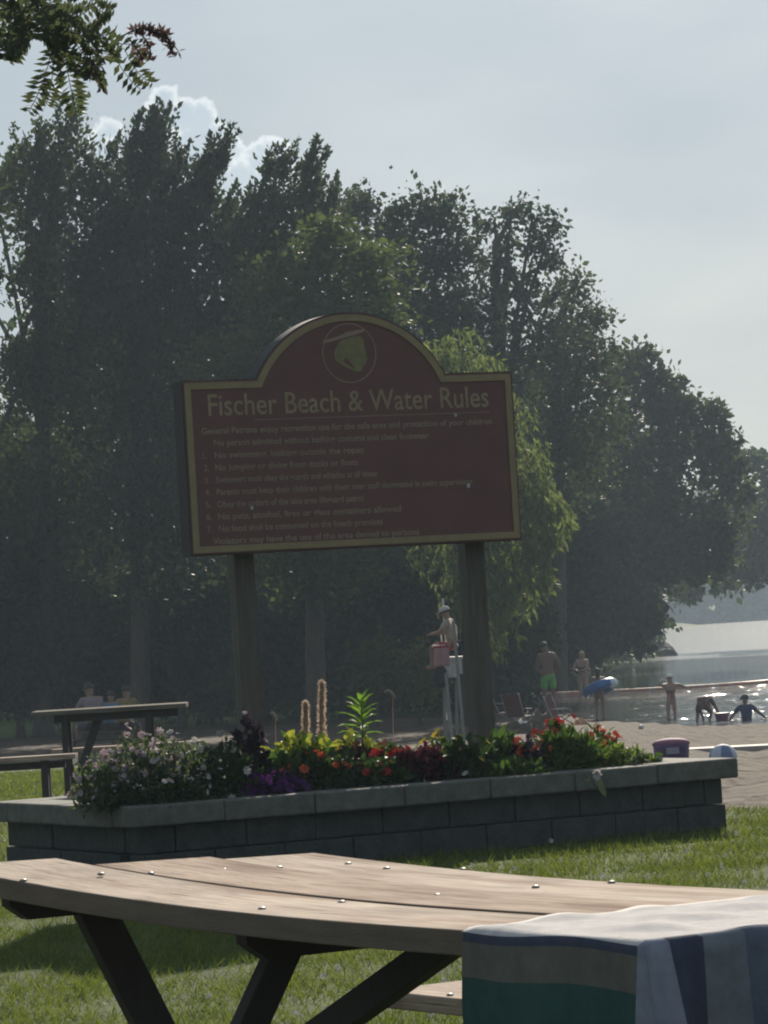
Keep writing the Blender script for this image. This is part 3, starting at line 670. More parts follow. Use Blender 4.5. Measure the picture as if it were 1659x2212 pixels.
def near_table():
    TZ = .76; B = at_z(1393, 2037, TZ)
    A = at_z(700, 1985, TZ); U = (B-A); U.z = 0; U.normalize()
    U = Vector((math.cos(R(-58.5)), math.sin(R(-58.5)), 0)); V = Vector((-U.y, U.x, 0))
    ang = math.atan2(U.y, U.x)
    root = thing('picnic_table', 'weathered wooden picnic table in the foreground with a towel over its end', 'picnic table', Vector((B.x, B.y, 0)), rot=ang)
    O = Vector((B.x, B.y, 0))
    def T(u, v, z): return O+U*u+V*v+ZB*z
    bw = .236; gapw = .018; th = .045
    def uend(px, v):
        lo, hi = -3.4, -1.2
        for _ in range(30):
            md = (lo+hi)/2; q = T(md, v, TZ)-EYE
            if CX+F*q.dot(rt)/q.dot(fw) > px: hi = md
            else: lo = md
        return md
    ends = [-2.66, uend(195, .244), uend(415, .488)]; skew = .10; NS = 26
    for i in range(3):
        m = MB(); v0 = i*(bw+gapw) ; v1 = v0+bw; u0 = ends[i]; vs = []
        for s in range(NS+1):
            u = u0+(0-u0)*s/NS; lift = .018*max(0, -.85-u)**2 if i < 2 else .0145*max(0, -.85-u)**2
            cup = .0
            for (v, z) in ((v0, TZ), (v1, TZ+cup), (v1, TZ-th), (v0, TZ-th)):
                sk = skew*(1-s/NS) if v == v1 else 0
                e = .0
                if s == 0: e = {0: -.0, 1: .0}.get(0)
                vs.append(T(u+sk, v, z+lift+[0, .002, -.001][i]))
        fs = [(s*4+k, (s+1)*4+k, (s+1)*4+(k+1) % 4, s*4+(k+1) % 4) for s in range(NS) for k in range(4)]+[(0, 1, 2, 3), (NS*4+3, NS*4+2, NS*4+1, NS*4)]
        m.add(vs, fs); m.m = [0 if (q < NS*4 and q % 4 == 0) else 1 for q in range(len(fs))]; o = m.build('top_board', [TW2 if i == 1 else TW, TSIDE_SHADE], root, bevel=.003)
    for u in (-2.40, -1.37, -.25):
        zc = TZ-th-.002+.018*max(0, -.85-u)**2
        m = MB(); pts = [(.03, zc), (.705, zc), (.705, zc-.02), (.66, zc-.052), (.075, zc-.052), (.03, zc-.02)]
        vs = [T(u-.02, v, z) for v, z in pts]+[T(u+.02, v, z) for v, z in pts]; k = 6
        m.add(vs, [tuple(range(k)), tuple(range(2*k-1, k-1, -1))]+[(i, i+k, (i+1) % k+k, (i+1) % k) for i in range(k)]); m.build('cleat', TDARK, root)
    zt = TZ-th-.003
    def bar(name, a, b, w, d, side, mt=TDARK):
        m = MB(); m.bar(a, b, w, d, side); return m.build(name, mt, root, bevel=.003)
    bar('leg', T(-2.44, .24, zt+.035), T(-2.44, .60, 0), .085, .04, V)
    bar('leg', T(-1.47, .205, zt), T(-1.47, -.24, 0), .062, .04, V)
    bar('brace', T(-1.10, .36, zt-.01), T(-2.34, .36, .20), .062, .04, ZB)
    bar('leg', T(-.29, .22, zt), T(-.29, -.25, 0), .11, .04, V); bar('leg', T(-.29, .50, zt), T(-.29, .97, 0), .11, .04, V)
    for u in (-1.9, -.32):
        bar('bench_beam', T(u, -.50, .362), T(u, 1.24, .362), .09, .04, ZB)
    for v0, ua in ((1.02, -2.53), (-.525, -2.42)):
        m = MB(); m.box(T((ua+0)/2, v0+.115, .43), (-ua, .23, .04), (U, V, ZB)); m.build('bench_board', TW, root, bevel=.004)
    # bolt heads
    bm_ = mat('bolt_steel', (.34, .31, .27), .5, metal=.3)
    bolts = [(50, 1902), (218, 1888), (325, 1887), (485, 1879), (603, 1874), (752, 1866), (738, 1949), (566, 1963), (1157, 1916), (1321, 1906), (944, 1934), (835, 1876), (1000, 1862+16)]
    for px, py in bolts:
        p = at_z(px, py, TZ+.001); rel = p-O; u_ = rel.dot(U); v_ = rel.dot(V)
        lift = .018*max(0, -.85-u_)**2
        for _ in range(6):
            p = at_z(px, py, TZ+.001+lift); rel = p-O; u_ = rel.dot(U); v_ = rel.dot(V); lift = (.018 if v_ < .49 else .0145)*max(0, -.85-u_)**2
        p = at_z(px, py, TZ+.001+lift)
        m = MB(); m.ell((p.x, p.y, p.z), (.0085, .0085, .0038), 10, 5); m.build('bolt_head', bm_, root, smooth=True)
    m = MB(); p = at_z(972, 2149, .452); m.ell(p, (.0085, .0085, .0038), 10, 5); m.build('bolt_head', bm_, root, smooth=True)
    # towel draped over the near end (a thing of its own)
    tm = bpy.data.meshes.new('towel'); z0 = TZ+.004; u0 = -.515; over = .014
    prof = []          # cross profile along v: front hem up, over the edge, across the top
    nv = 60; nu = 44; verts = []; cols = []
    dropF = .44; dropE = .52; Wt = .735
    def surf(a, b):
        # a: distance along u from u0 (0.. .485 top, beyond: hangs over the end); b: distance along v (-dropF .. Wt)
        u = u0+a; hang_e = max(0, u-.0); hang_f = max(0, -b)
        z = z0; uu = min(u, .0)+ (over if u > 0 else 0); vv = max(b, 0)-(over if b < 0 else 0)
        wr = .004*math.sin(a*21+b*9)+.004*math.sin(a*13-b*31+1)+.004*max(0, math.sin(a*9+b*17+2))**4
        if hang_f > 0 and hang_e <= 0:
            z -= hang_f; vv -= (.011*math.sin(u*19+.5)+.005*math.sin(u*43))*min(1, hang_f*6)+.01*min(1, hang_f*8); z -= .004*math.sin(u*14+1)
        elif hang_e > 0 and hang_f <= 0:
            z -= hang_e; uu += (.034*math.sin(b*30+.6+hang_e*2)+.014*math.sin(b*67-hang_e*3))*min(1, hang_e*4)+.03*min(1, hang_e*3)+.004
        elif hang_e > 0 and hang_f > 0:
            s = hang_f+0; z -= max(hang_e, hang_f)+.3*min(hang_e, hang_f); g = min(hang_e, hang_f)
            bl = max(0, 1-hang_f*7); uu += bl*((.034*math.sin(.6+hang_e*2)+.014*math.sin(-hang_e*3))*min(1, hang_e*4)+.03*min(1, hang_e*3)+.004)+(1-bl)*.02+g*.16; vv -= (.011*math.sin(.5))*min(1, hang_f*6)*max(0, 1-hang_e*7)+g*.10
        else:
            z += max(0, wr)*min(1, b*20+.1)+.001
        return T(uu, vv, z)
    av = [ .515*i/24 for i in range(25)]+[.515+.004+dropE*i/20 for i in range(21)]
    bv = [-dropF+dropF*i/22 for i in range(22)]+[-.004]+[Wt*i/44 for i in range(45)]
    vs = [tuple(surf(a, b)) for a in av for b in bv]; nb = len(bv); fs = []; mis = []
    for i in range(len(av)-1):
        for j in range(nb-1):
            bc = (bv[j]+bv[j+1])/2; end = av[i] >= .515
            fs.append((i*nb+j, i*nb+j+1, (i+1)*nb+j+1, (i+1)*nb+j))
            if not end:
                mi = 0 if bc > -.003 else 3 if bc > -.016 else 1 if bc > -.088 else 2
            else:
                mi = 4 if bc < .028 else 3 if bc < .098 else 5 if bc < .185 else 6
            mis.append(mi)
    cloth = lambda n, c, c2=None: mat(n, c, .95, c2, scale=30, bump=.0015, bscale=300, trans=.18, spec=.1)
    tm.from_pydata([tuple(v) for v in vs], [], fs); tm.polygons.foreach_set('material_index', mis); tm.polygons.foreach_set('use_smooth', [True]*len(fs))
    o = link('beach_towel', tm, [cloth('towel_pale', (.70, .665, .64), (.52, .50, .50)), cloth('towel_taupe', (.19, .185, .16)), cloth('towel_teal', (.060, .125, .115)), cloth('towel_navy', (.09, .10, .145)), cloth('towel_lavender', (.33, .345, .42)), cloth('towel_grey', (.25, .27, .31)), cloth('towel_slate', (.16, .18, .235))])
    tag(o, 'striped beach towel draped over the end of the foreground picnic table', 'towel')
    sm = o.modifiers.new('thick', 'SOLIDIFY'); sm.thickness = .005; sm.offset = 1
near_table()

# ---------------------------------------------------------------- picnic table and bench behind the planter
def back_table():
    Y = 33.4; l = at_y(66, 1537, Y); r_ = at_y(402, 1521, Y+.04); zt = (l.z+r_.z)/2; d = (r_-l); d.z = 0; L = d.length; U = d.normalized(); V = Vector((-U.y, U.x, 0)); g = gz(l.x, Y)
    root = thing('picnic_table', 'smaller wooden picnic table in the background left of the planter', 'picnic table', Vector((l.x, l.y, g)), rot=math.atan2(U.y, U.x))
    O = Vector((l.x, l.y, 0)); T = lambda u, v, z: O+U*u+V*v+ZB*z
    gz_ = zt
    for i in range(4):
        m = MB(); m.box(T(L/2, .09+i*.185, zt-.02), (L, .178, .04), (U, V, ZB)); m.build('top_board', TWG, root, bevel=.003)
    m = MB(); m.box(T(L/2+.06, .10, zt-.075), (L-.28, .035, .07), (U, V, ZB)); m.build('apron', TDARK, root)
    def bar(a, b, nm='leg', w=.09): m = MB(); m.bar(a, b, w, .045, U if nm == 'leg' else ZB); m.build(nm, TDARK, root)
    for px in (140, 322):
        u = (at_y(px, 1600, Y).x-O.x)/U.x; bar(T(u, .06, zt-.04), T(u, .04, g), w=.055); bar(T(u, .66, zt-.04), T(u, .68, g), w=.055); m = MB(); m.bar(T(u+.04, .0, g+.36), T(u+.04, 1.1, g+.36), .08, .04, ZB); m.build('bench_beam', TDARK, root)
    a = at_y(213, 1548, Y+.2); b = at_y(166, 1690, Y-.1); bar(a, b, 'brace', .06)
    m = MB(); m.box(T(L/2+.1, 1.15, g+.42), (L, .25, .04), (U, V, ZB)); m.build('bench_board', TW, root, bevel=.003)
    # low bench reaching in from the left edge
    Yb = 31.4; e = at_y(163, 1628, Yb); gb = gz(e.x, Yb); br = thing('bench', 'plain wooden bench reaching in from the left edge of the lawn', 'bench', Vector((e.x-.8, Yb, gb)))
    m = MB(); m.box((e.x-.85, Yb+.1, e.z-.02), (1.7, .27, .04)); m.build('seat', TW, br, bevel=.003)
    for x in (at_y(97, 1680, Yb).x, e.x-1.5):
        m = MB(); m.bar((x, Yb+.02, e.z-.04), (x, Yb+.02, gb-.02), .06, .05, (1, 0, 0)); m.bar((x, Yb+.22, e.z-.04), (x, Yb+.22, gb-.02), .06, .05, (1, 0, 0)); m.build('leg', TDARK, br)
    m = MB(); m.bar((e.x-1.6, Yb+.12, e.z-.085), (e.x-.1, Yb+.12, e.z-.085), .06, .06, (0, 0, 1)); m.build('stretcher', TDARK, br)
back_table()

# ---------------------------------------------------------------- plants in the planter
def fold_leaves(P, D, L, Wd, nz):
    """leaves as two panels folded along the midrib"""
    n = len(P); D = nrm(D); S = nrm(np.cross(D, nz)); N_ = nrm(np.cross(S, D)); L = np.broadcast_to(L, (n,))[:, None]; Wd = np.broadcast_to(Wd, (n,))[:, None]
    m1 = P+D*L*.35; m2 = P+D*L*.75-N_*L*.08; tip = P+D*L-N_*L*.22
    a1 = m1+S*Wd*.5+N_*Wd*.2; a2 = m2+S*Wd*.32+N_*Wd*.12; b1 = m1-S*Wd*.5+N_*Wd*.2; b2 = m2-S*Wd*.32+N_*Wd*.12
    c = P+D*L*.55-N_*L*.02
    return np.concatenate([np.stack([P, a1, a2, c], 1), np.stack([c, a2, tip, b2], 1), np.stack([P, c, b2, b1], 1)])
def bed_pt(px, v):
    """point on the soil seen under image column px, v metres back from the planter's front edge"""
    best = None
    for k in range(0, 200):
        a = PL*k/199; p = PC1+PU*a+PV*v; q = p-EYE; q.z = PH-EYE.z
        x = CX+F*q.dot(rt)/q.dot(fw)
        if best is None or abs(x-px) < best[0]: best = (abs(x-px), p.copy())
    p = best[1]; p.z = PH-.02; return p
def pl_mat(name, c, c2=None, tr=.35): return mat('plant_'+name, c, .6, c2, scale=18, trans=tr, spec=.2, contrast=.8, tcol=(1.15, 1.3, .7) if c[1] > c[0] else None)
def bedding(name, label, px, v, rx, h, leafc, n, ll, lw, bl=None, nb=0, bs=.02, hem=.55, side=0, rim=None, ry=None, blz=.3, lean=0):
    p = bed_pt(px, v); root = thing(name, label, 'plant', p); c = np.array(p); ry = ry or rx*.8
    def dome(k, lo=.35, hi=1.0, zmin=0.0):
        u = rnd_dir(k); u[:, 2] = np.abs(u[:, 2])*(1-zmin)+zmin; s = (lo+(hi-lo)*rng.random(k)**.6)[:, None]
        s = s*(1+.22*np.sin(u[:, :1]*7+px)*np.cos(u[:, 1:2]*6+px*.3))
        P = c+(u*s)@np.array([[PU.x*rx, PU.y*rx, 0], [PV.x*ry, PV.y*ry, 0], [0, 0, h]])
        return P, u[:, 0:1]*np.array(PU)+u[:, 1:2]*np.array(PV)+u[:, 2:3]*np.array([0, 0, 1.])
    P, u = dome(n); D = u+rng.normal(size=(n, 3))*.6+np.array([0, 0, .25]); s = .7+.6*rng.random(n)
    Vv = fold_leaves(P, D, ll*s, lw*s, u+rng.normal(size=(n, 3))*.5+np.array([0, 0, .6]))
    mi = None; mats_ = [pl_mat(*leafc)]
    if rim:
        tips = (np.tile(P, (3, 1))[:, 2] > c[2]+h*rim[1]) & (rng.random(3*n) < .75); mi = tips.astype(int); mats_.append(pl_mat(*rim[0]))
    quads_mesh('foliage', Vv, mats_, root, mi=mi)
    st = MB()
    for k in range(9):
        Q, _ = dome(1, .6, .8); st.tube([p+Vector((random.uniform(-.02, .02), random.uniform(-.02, .02), -.03)), (p*.4+Vector(Q[0])*.6)+Vector((0, 0, .02)), Vector(Q[0])], [.005, .004, .002], 5)
    st.build('stems', mat('plant_stem', (.09, .12, .04), .7), root)
    if bl:
        B = []; Q, u2 = dome(nb, .9, 1.12, blz)
        for q, uu in zip(Q, u2):
            k = 7; ax = nrm(uu+rng.normal(size=3)*.5); t1 = nrm(np.cross(ax, [.3, .2, .9])); t2 = np.cross(ax, t1); a = np.arange(k)*2*np.pi/k+random.random(); dirs = np.outer(np.cos(a), t1)+np.outer(np.sin(a), t2)
            sz = bs*(.6+.7*random.random()); B.append(leaf_quads(np.repeat(q[None], k, 0), dirs+ax*.35, sz, sz*.75, np.repeat(ax[None], k, 0)))
        quads_mesh('blossoms', np.concatenate(B), pl_mat(*bl), root)
    return root
GD = ('deep_green', (.05, .085, .03), (.022, .042, .016)); GM = ('mid_green', (.085, .14, .035), (.04, .075, .02)); GY = ('lime', (.50, .50, .06), (.25, .30, .04)); GS = ('silver_green', (.11, .14, .085), (.05, .07, .045))
BUR = ('burgundy', (.085, .018, .025), (.035, .012, .018)); WHT = ('white_petal', (.54, .52, .48), (.42, .36, .38)); PNK = ('pink_white_petal', (.48, .41, .42), (.35, .24, .28)); RED = ('red_petal', (.40, .035, .025), (.32, .02, .02)); ORG = ('orange_petal', (.46, .10, .045), (.42, .07, .03)); PUR = ('purple_petal', (.12, .025, .16), (.06, .015, .09)); YEL = ('yellow_petal', (.62, .48, .06), (.42, .33, .04)); DPU = ('dark_purple_leaf', (.035, .022, .038), (.018, .014, .02))
bedding('flower_bush', 'leftmost bush of small pale flowers at the planter corner', 232, .36, .20, .26, GS, 800, .05, .018, PNK, 80, .02)
bedding('flower_bush', 'tallest pink and white flowering bush at the left end', 300, .50, .27, .37, GS, 1100, .05, .018, PNK, 200, .024, blz=.05)
bedding('flower_bush', 'dark bush speckled with white blossoms, middle of the left bushes', 390, .40, .25, .33, GS, 1100, .05, .018, WHT, 130, .020, blz=.0)
bedding('flower_bush', 'sparse dark bush with large white blooms hanging at its right side', 485, .36, .20, .29, GD, 900, .05, .02, WHT, 32, .026, blz=.0)
bedding('flower_bush', 'low green bush spilling over the front left cap stones', 330, .26, .30, .17, GD, 900, .05, .02, WHT, 34, .017)
bedding('dark_shrub', 'tall dark leafy plant standing in front of the left post', 541, .62, .10, .40, DPU, 600, .06, .03, PNK, 7, .022, blz=.6)
bedding('petunia', 'deep purple petunias hanging low right of the white bush', 580, .33, .19, .11, DPU, 500, .04, .022, PUR, 90, .032)
bedding('coleus', 'large mound of coleus with bright lime edges behind the petunias', 650, .72, .26, .27, GM, 620, .085, .05, None, 0, rim=(GY, .72))
bedding('coleus', 'second lime edged coleus mound below the tall green plant', 765, .80, .25, .25, ('coleus_wine', (.12, .06, .03), (.05, .02, .018)), 560, .085, .05, None, 0, rim=(GY, .74))
bedding('begonia', 'dark leaved begonia with two orange red flower heads in front of the coleus', 715, .40, .22, .19, GD, 700, .05, .034, ORG, 16, .03, blz=.5)
bedding('begonia', 'low begonia with scattered red flowers near the cap stones', 815, .38, .20, .15, GD, 600, .05, .034, RED, 22, .028)
bedding('geranium', 'green geranium with a bright red flower head left of the right post', 858, .55, .11, .20, GD, 380, .05, .036, RED, 20, .032, blz=.75)
bedding('coleus', 'burgundy coleus mound left of the right post', 905, .42, .18, .18, BUR, 600, .06, .036, ('wine_petal', (.22, .02, .04), (.12, .015, .03)), 26, .026)
bedding('yellow_flower', 'yellow flowers on thin stems left of the right post', 955, .62, .13, .23, GM, 300, .06, .02, YEL, 34, .026, blz=.6)
bedding('green_shrub', 'dark green leafy shrub at the foot of the right post', 1010, .38, .21, .20, GD, 800, .055, .032, YEL, 5, .022, blz=.3)
bedding('green_shrub', 'bright green broad leaved plant just right of the right post', 1088, .55, .15, .22, GM, 320, .09, .036, WHT, 4, .022, blz=.6)
bedding('geranium', 'orange red geranium head over purple leaves right of the right post', 1140, .42, .12, .19, ('violet_leaf', (.06, .045, .06), (.03, .025, .035)), 380, .045, .03, ORG, 20, .03, blz=.6)
bedding('trailing_plant', 'low green trailing plant with one white bloom over the cap edge', 1095, .28, .24, .08, GM, 420, .06, .026, WHT, 5, .022)
bedding('salvia', 'red salvia spikes behind the green mound', 1205, .66, .13, .27, GD, 330, .06, .024, RED, 40, .024, blz=.55)
bedding('green_mound', 'thick bright green mound near the right end of the bed', 1222, .42, .21, .20, GM, 1100, .08, .018)
bedding('salvia', 'rusty red flower spikes leaning right past the green mound', 1296, .70, .14, .20, GM, 300, .06, .02, ORG, 46, .022, blz=.5)
bedding('lime_trailer', 'low lime green trailing plant towards the right end', 1330, .40, .20, .10, ('yellow_green', (.20, .25, .06), (.11, .15, .04)), 600, .05, .022)
bedding('white_petunia', 'small white petunias lying on the sunlit cap at the right end', 1385, .34, .12, .06, GM, 160, .04, .02, WHT, 16, .03)
def specials():
    # tan grass plumes
    tan = mat('plume_tan', (.66, .54, .44), .9, (.48, .37, .28), scale=30, trans=.5)
    for px, v, top, rad, lab in ((690, .95, 1475, .013, 'tall tan fluffy grass plume, the taller of the pair'), (664, .98, 1520, .012, 'short tan grass plume left of the taller one')):
        b = bed_pt(px, v); t = at_y(px+(6 if px > 680 else -4), top, b.y); root = thing('grass_plume', lab, 'plant', b, 'tan plumes in the flower bed')
        s = MB(); s.tube([b, b.lerp(t, .5), t], [.003, .0025, .002], 5); s.build('stem', mat('plant_stem', (.09, .12, .04)), root)
        n = 1500; tt = rng.random(n); L = t-b; P = np.array(b)+np.outer(.45+.55*tt, np.array(L)); D = rng.normal(size=(n, 3))+np.array([0, 0, 1.2])
        rr = rad*(1.15-tt)*1.0; quads_mesh('seed_head', leaf_quads(P+rng.normal(size=(n, 3))*(rr*.6)[:, None], D, .030, .006), tan, root)
    # tall bright star shaped plant
    b = bed_pt(781, .9); top = at_y(781, 1515, b.y); root = thing('tall_green_plant', 'tall bright green plant with long pointed leaves spreading like a star', 'plant', b)
    s = MB(); s.tube([b, b.lerp(top, .6)+Vector((.01, 0, 0)), top], [.007, .006, .004], 6); s.build('stem', mat('plant_stem', (.09, .12, .04)), root)
    V = []
    for k in range(30):
        f = .45+.55*k/29; a = k*2.4; P = np.array(b.lerp(top, f)); ln = .17*(1.15-.6*(f-.45)/.55)*random.uniform(.85, 1.15); el = -.15+1.2*(f-.45)/.55
        D = np.array([math.cos(a)*math.cos(el), math.sin(a)*math.cos(el), math.sin(el)]); V.append(fold_leaves(P[None], D[None], ln, .036, np.array([[0, 0, 1.]])+D[None]*.1))
    quads_mesh('leaves', np.concatenate(V), pl_mat('bright_leaf', (.17, .27, .05), (.10, .17, .035), .5), root)
    # thin dry seed stalks
    for px, v, top, bend, lab in ((848, .85, 1497, .05, 'thin dry stalk with a curled seed head above the bed'), (595, .9, 1545, .03, 'thin pale curled stalk left of the tan plumes'), (1148, .7, 1568, .0, 'thin green stem rising right of the right post')):
        b = bed_pt(px, v); t = at_y(px, top, b.y); root = thing('dry_stalk', lab, 'plant', b)
        s = MB(); s.tube([b, b.lerp(t, .6), t], [.0018, .0015, .0012], 5); s.build('stem', tan, root)
        h = MB(); h.tube([t+Vector((-bend, 0, .008)), t+Vector((-bend*.5, 0, .018)), t, t+Vector((bend*.35, 0, -.035))], [.004, .008, .009, .004], 7); h.build('seed_head', mat('seed_pale', (.40, .36, .30), .8, trans=.3), root, smooth=True)
    # bloom hanging over the front of the cap
    p = PC1+PU*0; b = bed_pt(1290, .02); root = thing('white_bloom', 'single white bloom and pale leaf hanging over the front of the cap stones', 'flower', b)
    c = np.array(b)+np.array([0, -.04, .0]); k = 9; a = np.arange(k)*2*np.pi/k; d = np.stack([np.cos(a)*.6, -np.full(k, .5), np.sin(a)], 1)
    quads_mesh('petals', leaf_quads(np.repeat(c[None], k, 0)+np.array([0, 0, -.01]), d, .04, .026, np.tile([0, -1., 0], (k, 1))), pl_mat(*WHT), root)
    quads_mesh('leaves', fold_leaves(np.array([c-[.0, 0, .02], c-[.03, 0, .02], c-[-.01, 0, .06]]), np.array([[.3, -.3, -1], [-1, -.3, -.2], [.4, -.2, -.9]]), .085, .04, np.tile([0, -1., .2], (3, 1))), pl_mat('pale_leaf', (.3, .33, .2), (.2, .24, .12)), root)
    s = MB(); s.tube([Vector(c)+Vector((0, .12, .02)), Vector(c)+Vector((0, .04, .03)), Vector(c)], .003, 5); s.build('stem', mat('plant_stem', (.09, .12, .04)), root)
specials()

# ---------------------------------------------------------------- overhanging locust branch, top left
def locust():
    Y = 13.0; root = thing('locust_tree', 'tree reaching in at the top left with a branch of long feathery leaflets', 'tree', (-3.4, 13.6, 0))
    t = MB(); b = Vector((-3.4, 13.6, -.05)); t.tube([b, b+Vector((.05, 0, 1.6)), b+Vector((.25, -.1, 3.2)), b+Vector((.4, -.2, 5.2))], [.17, .13, .10, .05], 10)
    V = []; tw = []
    limb = [b+Vector((.22, -.1, 2.9)), at_y(-160, -60, Y), at_y(40, -20, Y), at_y(150, 40, Y), at_y(260, 120, Y)]
    t.tube(limb, [.06, .035, .018, .010, .005], 7)
    up_l = [b+Vector((.22, -.1, 3.0)), at_y(-100, -180, Y), at_y(120, -90, Y), at_y(240, -60, Y)]; t.tube(up_l, [.05, .03, .016, .008], 7)
    def frond(p0, p1, n=11, ll=.045, lw=.017, droop=.03, pair=True, mi=0):
        p0, p1 = np.array(p0), np.array(p1); d = p1-p0; L = np.linalg.norm(d); dn = d/L
        side = nrm(np.cross(dn, np.array([random.uniform(-.35, .35), 1, random.uniform(-.35, .35)])))
        pts = []
        for k in range(n):
            f = .12+.88*k/(n-1); c = p0+d*f+np.array([0, 0, -droop*math.sin(f*math.pi)]); pts.append(Vector(c)); sc = .75+.5*math.sin(f*math.pi)
            for s in (-1, 1):
                dd = side*s+dn*.35+rng.normal(size=3)*.13; V.append(leaf_quads(c[None], dd[None], ll*sc*random.uniform(.85, 1.1), lw*sc, (np.array([0, 1., .0])+rng.normal(size=3)*.55)[None])[0])
        t.tube([Vector(p0)]+pts, .0016, 4)
    A = lambda px, py, dd=0: at_y(px, py, Y+dd)
    # clear hanging fronds
    frond(A(118, 85), A(62, 240), 13, ll=.046); frond(A(120, 95), A(100, 225, .1), 12, ll=.045); frond(A(135, 85), A(165, 240), 14, ll=.056, lw=.020)
    frond(A(20, 40), A(10, 125), 9); frond(A(45, 50), A(20, 130, .2), 9)
    for (x0, y0, x1, y1) in ((190, 60, 290, 80), (200, 75, 262, 120), (240, 90, 310, 185), (255, 110, 320, 180), (190, 85, 205, 160), (200, 95, 216, 190), (230, 10, 210, 40), (200, -10, 232, 25), (150, 60, 245, 75), (130, 30, 200, 60), (60, 30, 130, 20), (10, 20, 90, 60), (0, 60, 60, 100), (-10, 90, 30, 60), (100, 40, 140, 120), (90, 60, 150, 70), (70, 0, 160, 30), (-20, 10, 50, 0), (120, 10, 190, 20), (280, 95, 312, 120), (150, 100, 185, 150)):
        for q in range(1 + (x0 < 150)):
            j = lambda a: a+random.uniform(-14, 14)
            frond(A(j(x0), j(y0), random.uniform(-.3, .3)), A(j(x1), j(y1), random.uniform(-.3, .3)), random.randint(7, 11), ll=.040, lw=.017)
    for _ in range(19):
        x, y = random.uniform(-60, 190), random.uniform(-60, 65); a = random.uniform(-.5, 1.6)+.3; L = random.uniform(50, 95)
        frond(A(x, y, random.uniform(-.6, .6)), A(x+L*math.cos(a), y+L*math.sin(a), random.uniform(-.6, .6)), 9, ll=.038, lw=.017)
    quads_mesh('foliage', np.array(V), leafmat('leaf_locust', (.10, .115, .08), .4, sc=6, seed=6), root)
    # curling reddish seed twigs at the tip
    podm = leafmat('pod_brown', (.20, .12, .11), .3, sc=6, seed=7, tcol=None)
    for x0, y0, x1, y1, x2, y2 in ((270, 75, 310, 50, 345, 75), (300, 65, 345, 55, 385, 110), (300, 70, 330, 95, 325, 130), (320, 68, 365, 75, 375, 120), (280, 85, 300, 110, 310, 130), (285, 70, 300, 55, 330, 65), (190, 100, 200, 130, 195, 160), (205, 95, 212, 140, 218, 190), (340, 62, 375, 80, 360, 100)):
        tg = MB(); pod = []; p, q, r_ = A(x0, y0), A(x1, y1), A(x2, y2); pts = [p*(1-f)**2+q*2*f*(1-f)+r_*f*f for f in np.linspace(0, 1, 9)]; tg.tube(pts, [.003]*8+[.0015], 5)
        for c in pts[1:]:
            for k in range(3): pod.append(leaf_quads(np.array(c)[None], rng.normal(size=(1, 3)), .032, .015)[0])
        w_ = tg.build('seed_twig', BARK, root); bpy.context.view_layer.update(); quads_mesh('seed_pods', np.array(pod), podm, w_)
    t.build('trunk', BARK, root, smooth=True)
locust()

# ---------------------------------------------------------------- people
def SK(c, r=.85): return mat('skin_%02d' % int(c[0]*100), c, .6, tuple(v*.85 for v in c), scale=5)
SKIN = SK((.27, .155, .105)); SKIN2 = SK((.36, .22, .16)); SKIN3 = SK((.20, .11, .08))
HAIRB = mat('hair_brown', (.045, .03, .02), .7); HAIRL = mat('hair_blond', (.38, .27, .14), .7)
def skin_obj(name, J, E, m, parent, root_key, sub=2):
    keys = list(J); idx = {k: i for i, k in enumerate(keys)}; me = bpy.data.meshes.new(name); iv = parent.matrix_world.inverted()
    me.from_pydata([iv @ Vector(J[k][0]) for k in keys], [(idx[a], idx[b]) for a, b in E], [])
    o = link(name, me, m, parent); o.modifiers.new('skin', 'SKIN')
    for k in keys:
        sv_ = me.skin_vertices[0].data[idx[k]]; r_ = J[k][1]; sv_.radius = r_ if isinstance(r_, tuple) else (r_, r_); sv_.use_root = (k == root_key)
    o.modifiers['skin'].use_smooth_shade = True; s = o.modifiers.new('sub', 'SUBSURF'); s.levels = sub; s.render_levels = sub
    return o
